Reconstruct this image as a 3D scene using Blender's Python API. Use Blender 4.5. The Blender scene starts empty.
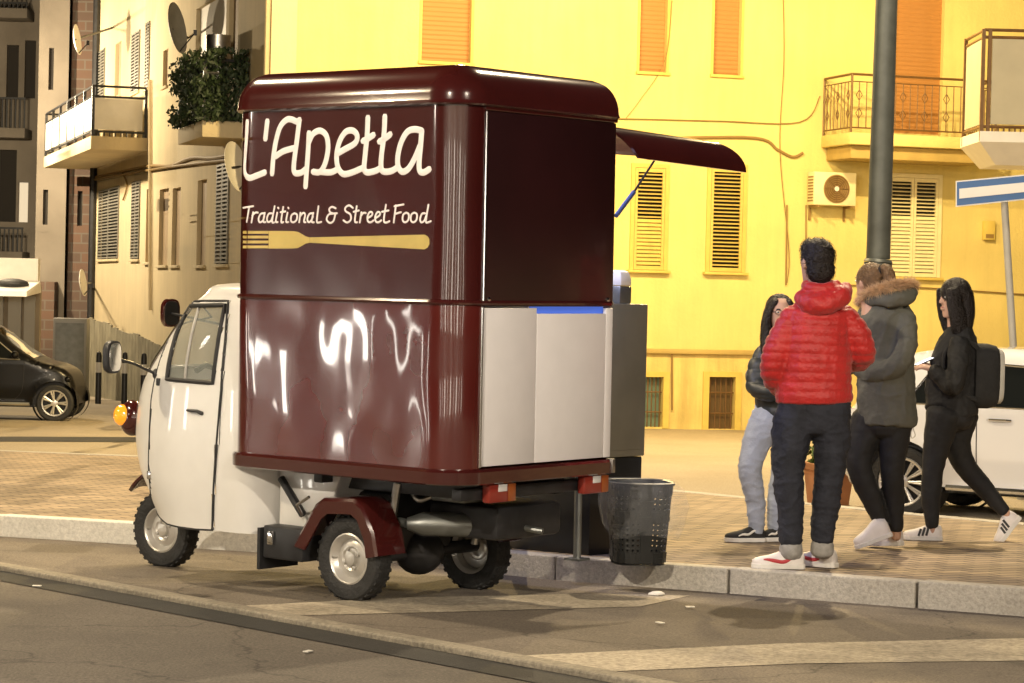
import bpy, bmesh, math, random
from mathutils import Vector, Matrix, Euler, noise
from mathutils.geometry import delaunay_2d_cdt, tessellate_polygon
random.seed(7)
R_ = math.radians
S = bpy.context.scene
COL = S.collection
# ------------------------------------------------------------------ camera
FPX = 2400.0; SLOPE = .0235; ROLL = .024; PITCH = R_(1.07)*2600/FPX; CAMZ = 1.27
F0 = Vector((0, math.cos(PITCH), -math.sin(PITCH))); U0 = Vector((0, math.sin(PITCH), math.cos(PITCH))); R0 = Vector((1, 0, 0))
CR = R0*math.cos(ROLL)+U0*math.sin(ROLL); CU = U0*math.cos(ROLL)-R0*math.sin(ROLL); CC = Vector((0, 0, CAMZ))
cd = bpy.data.cameras.new('camera'); cam = bpy.data.objects.new('camera', cd); COL.objects.link(cam)
m = Matrix((CR, CU, -F0)).transposed().to_4x4(); m.translation = CC; cam.matrix_world = m
cd.sensor_width = 36; cd.lens = 36*FPX/1024; cd.clip_end = 600; cd.clip_start = .1
S.camera = cam
# ------------------------------------------------------------------ night sky, exposure
w = bpy.data.worlds.new('World'); S.world = w; w.use_nodes = True
nt = w.node_tree; sky = nt.nodes.new('ShaderNodeTexSky'); sky.sky_type = 'NISHITA'; sky.sun_disc = False
sky.sun_elevation = R_(-3.5); sky.sun_rotation = R_(200)
bgn = nt.nodes['Background']; nt.links.new(sky.outputs[0], bgn.inputs[0]); bgn.inputs[1].default_value = .15
S.view_settings.view_transform = 'Standard'; S.view_settings.look = 'None'; S.view_settings.gamma = 1
S.view_settings.exposure = 0.62
S.cycles.use_denoising = True; S.cycles.max_bounces = 6; S.cycles.caustics_reflective = False; S.cycles.caustics_refractive = False
S.cycles.sample_clamp_indirect = 4
# lamp powers (W) and colours; each street lamp is built further down with its own light
P_FACADE = 2800; P_POLE = 3600; P_LEFT = 800; P_FRONT = 3900; P_RIGHT = 3000; P_SIDE = 1650; P_LED = 18; P_PLAZA = 1700; P_BACK = 1500
SODIUM = (1, .73, .33); WARM = (1, .80, .52); COOL = (1, .86, .68); LED = (.55, .6, 1)

# ------------------------------------------------------------------ helpers
def ray(x, y): return F0+CR*((x-512)/FPX)-CU*((y-341.5)/FPX)
def at(x, y, Y):
    d = ray(x, y); return CC+d*(Y/d.y)
def gp(x, y, h=0):
    d = ray(x, y); t = (h-CC.z)/(d.z+SLOPE*d.y); return CC+d*t
def gz(Y, h=0): return h-SLOPE*Y
def on(x, y, M, ax, val):      # where the line of sight meets the plane local[ax]=val of frame M, in local coordinates
    I = M.inverted(); c = I@CC; d = I.to_3x3()@ray(x, y); return c+d*((val-c[ax])/d[ax])
def props(o, label=None, cat=None, group=None, kind=None):
    for k, v in (('label', label), ('category', cat), ('group', group), ('kind', kind)):
        if v: o[k] = v
    return o
def empty(name, loc=(0, 0, 0), rot=(0, 0, 0), **kw):
    o = bpy.data.objects.new(name, None); COL.objects.link(o); o.location = loc; o.rotation_euler = rot; o.empty_display_size = .1
    return props(o, **kw)
def frame(o): return Matrix.LocRotScale(o.location, o.rotation_euler, None)
def link(name, me, mat, parent=None, smooth=True, **kw):
    o = bpy.data.objects.new(name, me); COL.objects.link(o)
    if mat and not me.materials: me.materials.append(mat)
    if smooth is True: me.polygons.foreach_set('use_smooth', [True]*len(me.polygons))
    elif smooth:
        me.polygons.foreach_set('use_smooth', [True]*len(me.polygons))
        bm = bmesh.new(); bm.from_mesh(me)
        for e in bm.edges:
            if len(e.link_faces) == 2 and e.calc_face_angle(0) > smooth: e.smooth = False
        bm.to_mesh(me); bm.free()
    if parent: o.parent = parent
    return props(o, **kw)
class MB:
    def __init__(s): s.v = []; s.f = []
    def add(s, vs, fs):
        n = len(s.v); s.v += [tuple(v) for v in vs]; s.f += [tuple(i+n for i in f) for f in fs]; return s
    def box(s, lo, hi, M=None):
        x0, y0, z0 = lo; x1, y1, z1 = hi
        vs = [Vector(p) for p in ((x0,y0,z0),(x1,y0,z0),(x1,y1,z0),(x0,y1,z0),(x0,y0,z1),(x1,y0,z1),(x1,y1,z1),(x0,y1,z1))]
        if M: vs = [M@v for v in vs]
        return s.add(vs, [(3,2,1,0),(4,5,6,7),(0,1,5,4),(1,2,6,5),(2,3,7,6),(3,0,4,7)])
    def rings(s, rs, close=True, caps=True):
        n = len(rs[0]); vs = [p for r in rs for p in r]; fs = []
        for i in range(len(rs)-1):
            for j in range(n if close else n-1):
                k = (j+1) % n; fs.append((i*n+j, i*n+k, (i+1)*n+k, (i+1)*n+j))
        if caps and close: fs += [tuple(range(n-1, -1, -1)), tuple((len(rs)-1)*n+j for j in range(n))]
        return s.add(vs, fs)
    def tube(s, path, r, n=8, flat=None, fl=1.0):   # flat: axis squashed by fl
        P = [Vector(p) for p in path]; rs = []; L = len(P)
        rad = r if isinstance(r, (list, tuple)) else [r]*L
        prev = None
        for i, p in enumerate(P):
            t = (P[min(i+1, L-1)]-P[max(i-1, 0)])
            t = t.normalized() if t.length > 1e-9 else Vector((0, 0, 1))
            if prev is None:
                a = Vector((0, 0, 1)) if abs(t.z) < .9 else Vector((1, 0, 0)); u = t.cross(a).normalized()
            else:
                u = prev-t*prev.dot(t); u = u.normalized() if u.length > 1e-6 else t.orthogonal().normalized()
            prev = u; vv = t.cross(u)
            ring = []
            for k in range(n):
                q = (u*math.cos(2*math.pi*k/n)+vv*math.sin(2*math.pi*k/n))*rad[i]
                if flat is not None: q = q-flat*q.dot(flat)*(1-fl)
                ring.append(p+q)
            rs.append(ring)
        return s.rings(rs)
    def dome(s, c, rx, ry, rz, n=16, m=8, M=None):
        rs = []
        for i in range(m+1):
            a = -math.pi/2+math.pi*i/m; ca = max(math.cos(a), .02)
            rs.append([Vector((rx*ca*math.cos(2*math.pi*k/n), ry*ca*math.sin(2*math.pi*k/n), rz*math.sin(a))) for k in range(n)])
        c = Vector(c); rs = [[(c+(M@q if M else q)) for q in r] for r in rs]
        return s.rings(rs)
    def lathe(s, prof, M, n=32, caps=False):       # prof: (radius, axial) about local z of M
        rs = [[M@Vector((r*math.cos(2*math.pi*k/n), r*math.sin(2*math.pi*k/n), h)) for k in range(n)] for r, h in prof]
        return s.rings(rs, caps=caps)
    def poly(s, pts): return s.add(pts, [tuple(range(len(pts)))])
    def prism(s, pts, d):                          # closed outline extruded along vector d
        d = Vector(d); a = [Vector(p) for p in pts]; b = [p+d for p in a]; n = len(a)
        tri = tessellate_polygon([a])
        fs = [t for t in tri]+[(t[2]+n, t[1]+n, t[0]+n) for t in tri]+[(i, (i+1) % n, (i+1) % n+n, i+n) for i in range(n)]
        return s.add(a+b, fs)
    def mesh(s, name='mesh', recalc=True):
        me = bpy.data.meshes.new(name); me.from_pydata(s.v, [], s.f); me.validate()
        if recalc:
            bm = bmesh.new(); bm.from_mesh(me); bmesh.ops.recalc_face_normals(bm, faces=bm.faces); bm.to_mesh(me); bm.free()
        return me
    def build(s, name, mat, parent=None, smooth=R_(35), bevel=0, **kw):
        me = s.mesh(name)
        if bevel:
            bm = bmesh.new(); bm.from_mesh(me)
            es = [e for e in bm.edges if len(e.link_faces) == 2 and e.calc_face_angle(0) > .6]
            bmesh.ops.bevel(bm, geom=es, offset=bevel, segments=2, profile=.5, affect='EDGES', clamp_overlap=True); bm.to_mesh(me); bm.free()
        return link(name, me, mat, parent, smooth, **kw)
def evaluated(me, mods):
    o = bpy.data.objects.new('work', me); COL.objects.link(o)
    for t, kw in mods:
        md = o.modifiers.new(t, t)
        for k, v in kw.items(): setattr(md, k, v)
    dg = bpy.context.evaluated_depsgraph_get(); out = bpy.data.meshes.new_from_object(o.evaluated_get(dg))
    bpy.data.objects.remove(o); return out
def catmull(P, n=5):
    P = [Vector(p) if not isinstance(p, (int, float)) else p for p in P]; out = []
    for i in range(len(P)-1):
        a, b, c, d = P[max(i-1, 0)], P[i], P[i+1], P[min(i+2, len(P)-1)]
        for k in range(n):
            t = k/n; out.append(.5*((2*b)+(c-a)*t+(2*a-5*b+4*c-d)*t*t+(3*b-a-3*c+d)*t*t*t))
    return out+[P[-1]]

# ------------------------------------------------------------------ materials
def mat(name, col, rough=.6, metal=0, coat=0, var=.0, vs=4, bump=0, bs=30, spec=.5, emit=None, es=0, sheen=0, alpha=1, trans=0, dark=None, ds=1.5, detail=4):
    mt = bpy.data.materials.new(name); mt.use_nodes = True; N = mt.node_tree; b = N.nodes['Principled BSDF']
    b.inputs['Base Color'].default_value = (*col, 1); b.inputs['Roughness'].default_value = rough; b.inputs['Metallic'].default_value = metal
    b.inputs['Coat Weight'].default_value = coat; b.inputs['Coat Roughness'].default_value = .04; b.inputs['Specular IOR Level'].default_value = spec
    b.inputs['Sheen Weight'].default_value = sheen; b.inputs['Transmission Weight'].default_value = trans; b.inputs['Alpha'].default_value = alpha
    if emit: b.inputs['Emission Color'].default_value = (*emit, 1); b.inputs['Emission Strength'].default_value = es
    tc = N.nodes.new('ShaderNodeTexCoord')
    if var:
        n = N.nodes.new('ShaderNodeTexNoise'); n.inputs['Scale'].default_value = vs; n.inputs['Detail'].default_value = detail; N.links.new(tc.outputs['Object'], n.inputs['Vector'])
        mx = N.nodes.new('ShaderNodeMix'); mx.data_type = 'RGBA'
        lo = tuple(max(0, c*(1-var)) for c in col) if dark is None else dark
        mx.inputs[6].default_value = (*lo, 1); mx.inputs[7].default_value = (*[min(1, c*(1+var*.6)) for c in col], 1)
        rp = N.nodes.new('ShaderNodeMapRange'); rp.inputs[1].default_value = .3; rp.inputs[2].default_value = .7
        N.links.new(n.outputs[0], rp.inputs[0]); N.links.new(rp.outputs[0], mx.inputs[0]); N.links.new(mx.outputs[2], b.inputs['Base Color'])
    if bump:
        n2 = N.nodes.new('ShaderNodeTexNoise'); n2.inputs['Scale'].default_value = bs; n2.inputs['Detail'].default_value = 5; N.links.new(tc.outputs['Object'], n2.inputs['Vector'])
        bp = N.nodes.new('ShaderNodeBump'); bp.inputs['Strength'].default_value = bump; bp.inputs['Distance'].default_value = .02
        N.links.new(n2.outputs[0], bp.inputs['Height']); N.links.new(bp.outputs[0], b.inputs['Normal'])
    return mt
def nodes(mt): return mt.node_tree, mt.node_tree.nodes['Principled BSDF']
M = {}
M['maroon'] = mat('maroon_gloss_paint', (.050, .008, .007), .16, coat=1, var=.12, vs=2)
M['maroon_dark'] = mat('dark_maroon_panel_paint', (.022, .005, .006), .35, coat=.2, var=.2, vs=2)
def dented(name, base, d, sc, d2):
    mt = mat(name, base, .2, coat=1, var=.15, vs=2); N, b = nodes(mt); b.inputs['Coat Roughness'].default_value = .05
    tc = N.nodes.new('ShaderNodeTexCoord'); mp = N.nodes.new('ShaderNodeMapping'); mp.inputs['Scale'].default_value = (1.25, 1, .85); N.links.new(tc.outputs['Object'], mp.inputs[0])
    prev = None
    for s_, dd in ((sc, d), (sc*2.7, d2)):
        n = N.nodes.new('ShaderNodeTexNoise'); n.inputs['Scale'].default_value = s_; n.inputs['Detail'].default_value = 0; N.links.new(mp.outputs[0], n.inputs['Vector'])
        bp = N.nodes.new('ShaderNodeBump'); bp.inputs['Strength'].default_value = 1; bp.inputs['Distance'].default_value = dd; N.links.new(n.outputs[0], bp.inputs['Height'])
        if prev: N.links.new(prev.outputs[0], bp.inputs['Normal'])
        prev = bp
    N.links.new(prev.outputs[0], b.inputs['Normal']); N.links.new(prev.outputs[0], b.inputs['Coat Normal'])
    return mt
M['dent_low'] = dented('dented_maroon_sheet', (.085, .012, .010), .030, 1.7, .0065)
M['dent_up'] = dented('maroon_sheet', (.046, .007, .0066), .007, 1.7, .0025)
M['white_paint'] = mat('white_cab_paint', (.74, .73, .70), .3, coat=.5, var=.04, vs=6)
M['white_panel'] = mat('white_laminate', (.78, .76, .77), .4, var=.03, vs=8)
M['letter'] = mat('white_lettering_vinyl', (.85, .83, .82), .45)
M['gold'] = mat('gold_vinyl', (.55, .42, .12), .4, var=.1, vs=10)
M['black'] = mat('black_rubber', (.015, .015, .016), .6, var=.3, vs=20)
M['tyre'] = mat('tyre_rubber', (.02, .02, .02), .7, bump=.4, bs=60, var=.3, vs=12)
M['black_metal'] = mat('black_painted_metal', (.02, .02, .022), .45, var=.4, vs=12)
M['greymetal'] = mat('grey_steel', (.22, .23, .22), .4, metal=.7, var=.2, vs=8)
M['steel'] = mat('worn_steel', (.55, .53, .5), .35, metal=1, var=.15, vs=15)
M['rim'] = mat('silver_rim_paint', (.62, .6, .56), .35, metal=.6, var=.1, vs=12)
M['chrome'] = mat('chrome', (.8, .8, .8), .12, metal=1)
M['glass'] = mat('clear_glass', (.6, .65, .6), .02, alpha=.28, spec=.8)
M['amber'] = mat('amber_lens', (.9, .28, .02), .15, coat=1, emit=(1, .35, .02), es=.5)
M['redlens'] = mat('red_lens', (.24, .03, .02), .3, coat=.5)
M['clearlens'] = mat('white_lens', (.7, .7, .7), .15, coat=1)
M['orange_lens'] = mat('orange_lens', (.30, .08, .02), .3, coat=.4)
M['cabinet'] = mat('dark_grey_cabinet', (.17, .165, .13), .42, var=.15, vs=4)
M['plastic_black'] = mat('black_plastic', (.013, .014, .014), .4, var=.2, vs=15)
M['bag'] = mat('clear_plastic_bag', (.75, .78, .82), .10, alpha=.09, bump=.8, bs=18, spec=.8)
M['ledstrip'] = mat('led_strip', (.8, .85, 1), .4, emit=(.55, .62, 1), es=14)
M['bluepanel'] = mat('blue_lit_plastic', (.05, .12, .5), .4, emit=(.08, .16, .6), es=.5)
M['lamp_on'] = mat('lamp_glass_lit', (1, .9, .7), .3, emit=(1, .82, .55), es=60)
M['bluestrut'] = mat('blue_grey_strut', (.10, .14, .32), .35, metal=.3)  # blue of the LED light put into the strut colour
M['shop_lit'] = mat('lit_shop_window', (.9, .88, .8), .4, emit=(1, .93, .82), es=18)
M['shop_dim'] = mat('dim_shop_window', (.9, .88, .8), .4, emit=(1, .92, .8), es=8)
M['globe_on'] = mat('opal_globe_lit', (1, .95, .85), .3, emit=(1, .9, .76), es=26)
M['lamp_sodium'] = mat('sodium_lamp_glass_lit', (1, .7, .3), .3, emit=(1, .6, .2), es=60)
# ------------------------------------------------------------------ ground
def ground_mat(name, c0, c1, big=.6, fine=85, rough=.85, bump=.6, speck=.75, cracks=False):
    mt = bpy.data.materials.new(name); mt.use_nodes = True; N = mt.node_tree; b = N.nodes['Principled BSDF']; b.inputs['Roughness'].default_value = rough
    tc = N.nodes.new('ShaderNodeTexCoord')
    def nz(s, d, ro=.6):
        n = N.nodes.new('ShaderNodeTexNoise'); n.inputs['Scale'].default_value = s; n.inputs['Detail'].default_value = d; n.inputs['Roughness'].default_value = ro; N.links.new(tc.outputs['Object'], n.inputs['Vector']); return n
    a = nz(big, 6); f = nz(fine, 3, .7)
    mr = N.nodes.new('ShaderNodeMapRange'); mr.inputs[1].default_value = .32; mr.inputs[2].default_value = .68; N.links.new(a.outputs[0], mr.inputs[0])
    mx = N.nodes.new('ShaderNodeMix'); mx.data_type = 'RGBA'; mx.inputs[6].default_value = (*c0, 1); mx.inputs[7].default_value = (*c1, 1); N.links.new(mr.outputs[0], mx.inputs[0])
    m2 = N.nodes.new('ShaderNodeMix'); m2.data_type = 'RGBA'; m2.blend_type = 'MULTIPLY'; m2.inputs[0].default_value = speck
    r2 = N.nodes.new('ShaderNodeMapRange'); r2.inputs[1].default_value = .3; r2.inputs[2].default_value = .7; r2.inputs[3].default_value = .25; r2.inputs[4].default_value = 1.5
    N.links.new(f.outputs[0], r2.inputs[0]); N.links.new(mx.outputs[2], m2.inputs[6]); N.links.new(r2.outputs[0], m2.inputs[7]); N.links.new(m2.outputs[2], b.inputs['Base Color'])
    bp = N.nodes.new('ShaderNodeBump'); bp.inputs['Strength'].default_value = bump; bp.inputs['Distance'].default_value = .01; N.links.new(f.outputs[0], bp.inputs['Height']); N.links.new(bp.outputs[0], b.inputs['Normal'])
    if cracks:   # wandering cracks and dark oil stains
        dn = nz(1.3, 4); mxv = N.nodes.new('ShaderNodeMix'); mxv.data_type = 'RGBA'; mxv.inputs[0].default_value = .35; N.links.new(tc.outputs['Object'], mxv.inputs[6]); N.links.new(dn.outputs[1], mxv.inputs[7])
        vo = N.nodes.new('ShaderNodeTexVoronoi'); vo.feature = 'DISTANCE_TO_EDGE'; vo.inputs['Scale'].default_value = .55; N.links.new(mxv.outputs[2], vo.inputs['Vector'])
        cr = N.nodes.new('ShaderNodeMapRange'); cr.inputs[1].default_value = .0; cr.inputs[2].default_value = .0035; cr.inputs[3].default_value = .45; cr.inputs[4].default_value = 1; N.links.new(vo.outputs['Distance'], cr.inputs[0])
        st = nz(1.9, 3); sr = N.nodes.new('ShaderNodeMapRange'); sr.inputs[1].default_value = .30; sr.inputs[2].default_value = .42; sr.inputs[3].default_value = .72; sr.inputs[4].default_value = 1; N.links.new(st.outputs[0], sr.inputs[0])
        mu = N.nodes.new('ShaderNodeMath'); mu.operation = 'MULTIPLY'; N.links.new(cr.outputs[0], mu.inputs[0]); N.links.new(sr.outputs[0], mu.inputs[1])
        m3 = N.nodes.new('ShaderNodeMix'); m3.data_type = 'RGBA'; m3.blend_type = 'MULTIPLY'; m3.inputs[0].default_value = 1; N.links.new(m2.outputs[2], m3.inputs[6]); N.links.new(mu.outputs[0], m3.inputs[7]); N.links.new(m3.outputs[2], b.inputs['Base Color'])
    return mt
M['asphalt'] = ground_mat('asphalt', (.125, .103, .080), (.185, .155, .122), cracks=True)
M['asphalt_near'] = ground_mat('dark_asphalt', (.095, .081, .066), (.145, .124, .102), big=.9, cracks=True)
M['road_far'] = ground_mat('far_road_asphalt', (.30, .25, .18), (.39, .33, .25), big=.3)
M['kerb_white'] = ground_mat('pale_kerb_stone', (.62, .6, .54), (.74, .72, .66), big=1.2, fine=40, speck=.25)
M['kerb_grey'] = ground_mat('grey_kerb_stone', (.38, .35, .30), (.52, .49, .43), big=1.6, fine=50, speck=.35)
M['strip'] = ground_mat('old_concrete_edging', (.17, .15, .115), (.30, .265, .205), big=1.8, fine=45, speck=.5)
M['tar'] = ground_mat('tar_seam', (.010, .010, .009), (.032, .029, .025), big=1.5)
M['marking'] = ground_mat('worn_road_paint', (.26, .225, .17), (.46, .40, .31), big=2.2, fine=35, speck=.6)
def paver_mat():
    mt = bpy.data.materials.new('small_block_paving'); mt.use_nodes = True; N = mt.node_tree; b = N.nodes['Principled BSDF']; b.inputs['Roughness'].default_value = .8
    tc = N.nodes.new('ShaderNodeTexCoord'); mp = N.nodes.new('ShaderNodeMapping'); mp.inputs['Rotation'].default_value = (0, 0, R_(-33)); N.links.new(tc.outputs['Object'], mp.inputs[0])
    br = N.nodes.new('ShaderNodeTexBrick'); N.links.new(mp.outputs[0], br.inputs['Vector'])
    br.inputs['Scale'].default_value = 1; br.inputs['Brick Width'].default_value = .21; br.inputs['Row Height'].default_value = .105; br.inputs['Mortar Size'].default_value = .008; br.inputs['Mortar Smooth'].default_value = .3
    br.inputs['Color1'].default_value = (.36, .27, .175, 1); br.inputs['Color2'].default_value = (.22, .165, .11, 1); br.inputs['Mortar'].default_value = (.06, .05, .04, 1)
    n = N.nodes.new('ShaderNodeTexNoise'); n.inputs['Scale'].default_value = 1.1; n.inputs['Detail'].default_value = 6; N.links.new(tc.outputs['Object'], n.inputs['Vector'])
    r2 = N.nodes.new('ShaderNodeMapRange'); r2.inputs[1].default_value = .3; r2.inputs[2].default_value = .7; r2.inputs[3].default_value = .7; r2.inputs[4].default_value = 1.25; N.links.new(n.outputs[0], r2.inputs[0])
    m2 = N.nodes.new('ShaderNodeMix'); m2.data_type = 'RGBA'; m2.blend_type = 'MULTIPLY'; m2.inputs[0].default_value = 1; N.links.new(br.outputs['Color'], m2.inputs[6]); N.links.new(r2.outputs[0], m2.inputs[7]); N.links.new(m2.outputs[2], b.inputs['Base Color'])
    bp = N.nodes.new('ShaderNodeBump'); bp.invert = True; bp.inputs['Strength'].default_value = .8; bp.inputs['Distance'].default_value = .01; N.links.new(br.outputs['Fac'], bp.inputs['Height']); N.links.new(bp.outputs[0], b.inputs['Normal'])
    return mt
M['paver'] = paver_mat()
def sheet(name, pts, h, mt):
    a = MB(); P = [Vector((x, y, gz(y, h))) for x, y in pts]; tri = tessellate_polygon([P]); a.add(P, tri)
    me = a.mesh(name, recalc=False)
    bm = bmesh.new(); bm.from_mesh(me)
    for f in bm.faces:
        f.normal_update()
        if f.normal.z < 0: f.normal_flip()
    bm.to_mesh(me); bm.free()
    return link(name, me, mt, None, False, kind='structure')
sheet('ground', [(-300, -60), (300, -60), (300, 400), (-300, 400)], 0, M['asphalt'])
# kerb line and paved plaza
KL = [(-11, 18.6), (-3.26, 15.28), (-1.2, 14.42), (.265, 13.25), (4.83, 10.65), (14, 5.6)]
BK = [tuple(gp(x_, y_, .13).xy) for x_, y_ in ((1500, 566), (1200, 541), (1024, 525), (900, 514), (800, 504), (700, 494))]+[(-1.0, 22.6), (-5.2, 24.0), (-12, 24.6)]
def inset(L, d):
    out = []
    for i, p in enumerate(L):
        a = Vector(L[max(i-1, 0)]); b = Vector(L[min(i+1, len(L)-1)]); t = (b-a).normalized(); n = Vector((-t.y, t.x)); out.append(tuple(Vector(p)+n*d))
    return out
KI = inset(KL, .14)
sheet('pavement', KI+BK, .13, M['paver'])
def kerb_run(name, A, B, mt, joint=1.15):
    # a run of kerb stones between outer line A and inner line B: real stones with open joints in one strip
    a = MB(); segs = []
    for i in range(len(A)-1):
        L = (Vector(A[i+1])-Vector(A[i])).length; n = max(1, round(L/joint))
        for k in range(n):
            t0, t1 = k/n+.0016, (k+1)/n-.0016
            q = [Vector(A[i]).lerp(Vector(A[i+1]), t0), Vector(A[i]).lerp(Vector(A[i+1]), t1), Vector(B[i]).lerp(Vector(B[i+1]), t1), Vector(B[i]).lerp(Vector(B[i+1]), t0)]
            dz = random.uniform(-.004, .006)
            lo = [Vector((p.x, p.y, gz(p.y, -.05))) for p in q]; hi = [Vector((p.x, p.y, gz(p.y, .134+dz))) for p in q]
            a.add(lo+hi, [(3,2,1,0),(4,5,6,7),(0,1,5,4),(1,2,6,5),(2,3,7,6),(3,0,4,7)])
    return a.build(name, mt, None, False, bevel=.008, kind='structure')
kerb_run('white_kerb', KL[:3], KI[:3], M['kerb_white'])
kerb_run('kerb', KL[2:], KI[2:], M['kerb_grey'])
BO = inset(BK, -.0); BI = inset(BK, -.16)
kerb_run('back_kerb', BK[::-1], BI[::-1], M['kerb_grey'])
# far road, a lighter strip with a darker band
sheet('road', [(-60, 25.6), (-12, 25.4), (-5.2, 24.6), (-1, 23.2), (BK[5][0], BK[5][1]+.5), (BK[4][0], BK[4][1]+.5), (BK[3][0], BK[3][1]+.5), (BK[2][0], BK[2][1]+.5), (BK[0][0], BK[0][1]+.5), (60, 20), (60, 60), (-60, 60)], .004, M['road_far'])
g0, g1 = gp(-40, 442), gp(240, 443); g2, g3 = gp(240, 438), gp(-40, 437)
sheet('road_patch', [(p.x, p.y) for p in (g0, g1, g2, g3)], .008, M['tar'])
# foreground: concrete edging strip with a dark band on the near side, darker asphalt in front
A0, A1 = gp(-120, 546), gp(760, 706)
d = (A1-A0).xy.normalized(); nrm = Vector((-d.y, d.x)); 
if nrm.y > 0: nrm = -nrm
def strip(o0, o1, ext0=6, ext1=12): 
    p0 = A0.xy-d*ext0; p1 = A1.xy+d*ext1
    return [tuple(p0+nrm*o0), tuple(p1+nrm*o0), tuple(p1+nrm*o1), tuple(p0+nrm*o1)]
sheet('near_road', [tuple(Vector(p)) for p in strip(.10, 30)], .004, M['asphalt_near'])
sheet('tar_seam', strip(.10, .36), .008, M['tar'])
a = MB(); q = strip(0, .11)
a.add([Vector((x, y, gz(y, 0))) for x, y in q]+[Vector((x, y, gz(y, .035))) for x, y in q], [(3,2,1,0),(4,5,6,7),(0,1,5,4),(1,2,6,5),(2,3,7,6),(3,0,4,7)])
a.build('edging_strip', M['strip'], None, False, bevel=.01, kind='structure')
def px_sheet(name, pts, h, mt): return sheet(name, [tuple(gp(x, y).xy) for x, y in pts], h, mt)
px_sheet('road_marking', [(246, 606), (400, 598), (600, 594), (690, 596), (640, 607), (420, 613), (290, 616)], .0025, M['marking'])
px_sheet('road_marking', [(522, 656), (780, 644), (1100, 637), (1100, 660), (800, 664), (585, 673)], .0025, M['marking'])

# ------------------------------------------------------------------ yellow apartment building
YAW = R_(17)
P0 = at(265, 430, 38)
bld = empty('apartment_building', (P0.x, P0.y, gz(P0.y, 0)), (0, 0, YAW), label='yellow apartment building with louvred shutters, iron balcony and pale side wall, across the road', cat='building')
BM = frame(bld)
M['wall_front'] = mat('yellow_render', (.72, .60, .23), .9, var=.16, vs=.55, bump=.35, bs=18, detail=9)  # one wall render; yellow of the sodium light put into the front colour
M['wall_side'] = mat('cream_render', (.62, .52, .33), .9, var=.10, vs=.8, bump=.25, bs=25)  # same render, its colour duller because less light reaches the side
M['plinth'] = mat('ochre_plinth_render', (.72, .56, .20), .9, var=.16, vs=1.5, bump=.3, bs=20)
def streaks(mt, amt=.22):   # rain streaks and grime running down a rendered wall
    N, b = nodes(mt); src = b.inputs['Base Color'].links[0].from_socket; tc = N.nodes.new('ShaderNodeTexCoord'); mp = N.nodes.new('ShaderNodeMapping'); mp.inputs['Scale'].default_value = (2.6, 2.6, .22); N.links.new(tc.outputs['Object'], mp.inputs[0])
    n = N.nodes.new('ShaderNodeTexNoise'); n.inputs['Scale'].default_value = 1.6; n.inputs['Detail'].default_value = 8; n.inputs['Roughness'].default_value = .65; N.links.new(mp.outputs[0], n.inputs['Vector'])
    mr = N.nodes.new('ShaderNodeMapRange'); mr.inputs[1].default_value = .36; mr.inputs[2].default_value = .58; mr.inputs[3].default_value = 1-amt; mr.inputs[4].default_value = 1; N.links.new(n.outputs[0], mr.inputs[0])
    mx = N.nodes.new('ShaderNodeMix'); mx.data_type = 'RGBA'; mx.blend_type = 'MULTIPLY'; mx.inputs[0].default_value = 1; N.links.new(src, mx.inputs[6]); N.links.new(mr.outputs[0], mx.inputs[7]); N.links.new(mx.outputs[2], b.inputs['Base Color'])
for k_ in ('wall_front', 'wall_side', 'plinth'): streaks(M[k_], .22 if k_ == 'plinth' else .07)
M['ledge'] = mat('ledge_stone', (.45, .33, .11), .8, var=.15, vs=3)
M['casing'] = mat('yellow_window_casing', (.62, .48, .12), .7, var=.08, vs=5)
M['shut_y'] = mat('yellow_shutter_paint', (.60, .46, .12), .6, var=.1, vs=6)
M['shut_cream'] = mat('cream_shutter_paint', (.75, .68, .42), .6, var=.06, vs=6)
M['shut_dark'] = mat('grey_shutter_paint', (.22, .21, .18), .6, var=.15, vs=6)
M['darkroom'] = mat('dark_room', (.03, .025, .02), .8)
M['tan'] = mat('tan_blind', (.36, .26, .15), .7, var=.1, vs=5)
def blind_mat():
    mt = mat('orange_roller_blind', (.40, .19, .055), .6); N, b = nodes(mt)
    tc = N.nodes.new('ShaderNodeTexCoord'); wv = N.nodes.new('ShaderNodeTexWave'); wv.bands_direction = 'Z'; wv.inputs['Scale'].default_value = 4.2; N.links.new(tc.outputs['Object'], wv.inputs['Vector'])
    bp = N.nodes.new('ShaderNodeBump'); bp.inputs['Strength'].default_value = .6; bp.inputs['Distance'].default_value = .02; N.links.new(wv.outputs[1], bp.inputs['Height']); N.links.new(bp.outputs[0], b.inputs['Normal']); return mt
M['blind'] = blind_mat()
M['rail'] = mat('brown_iron', (.16, .085, .03), .5, metal=.3, var=.2, vs=8)
M['white_metal'] = mat('white_metal', (.7, .68, .62), .45, var=.05, vs=6)
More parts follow.
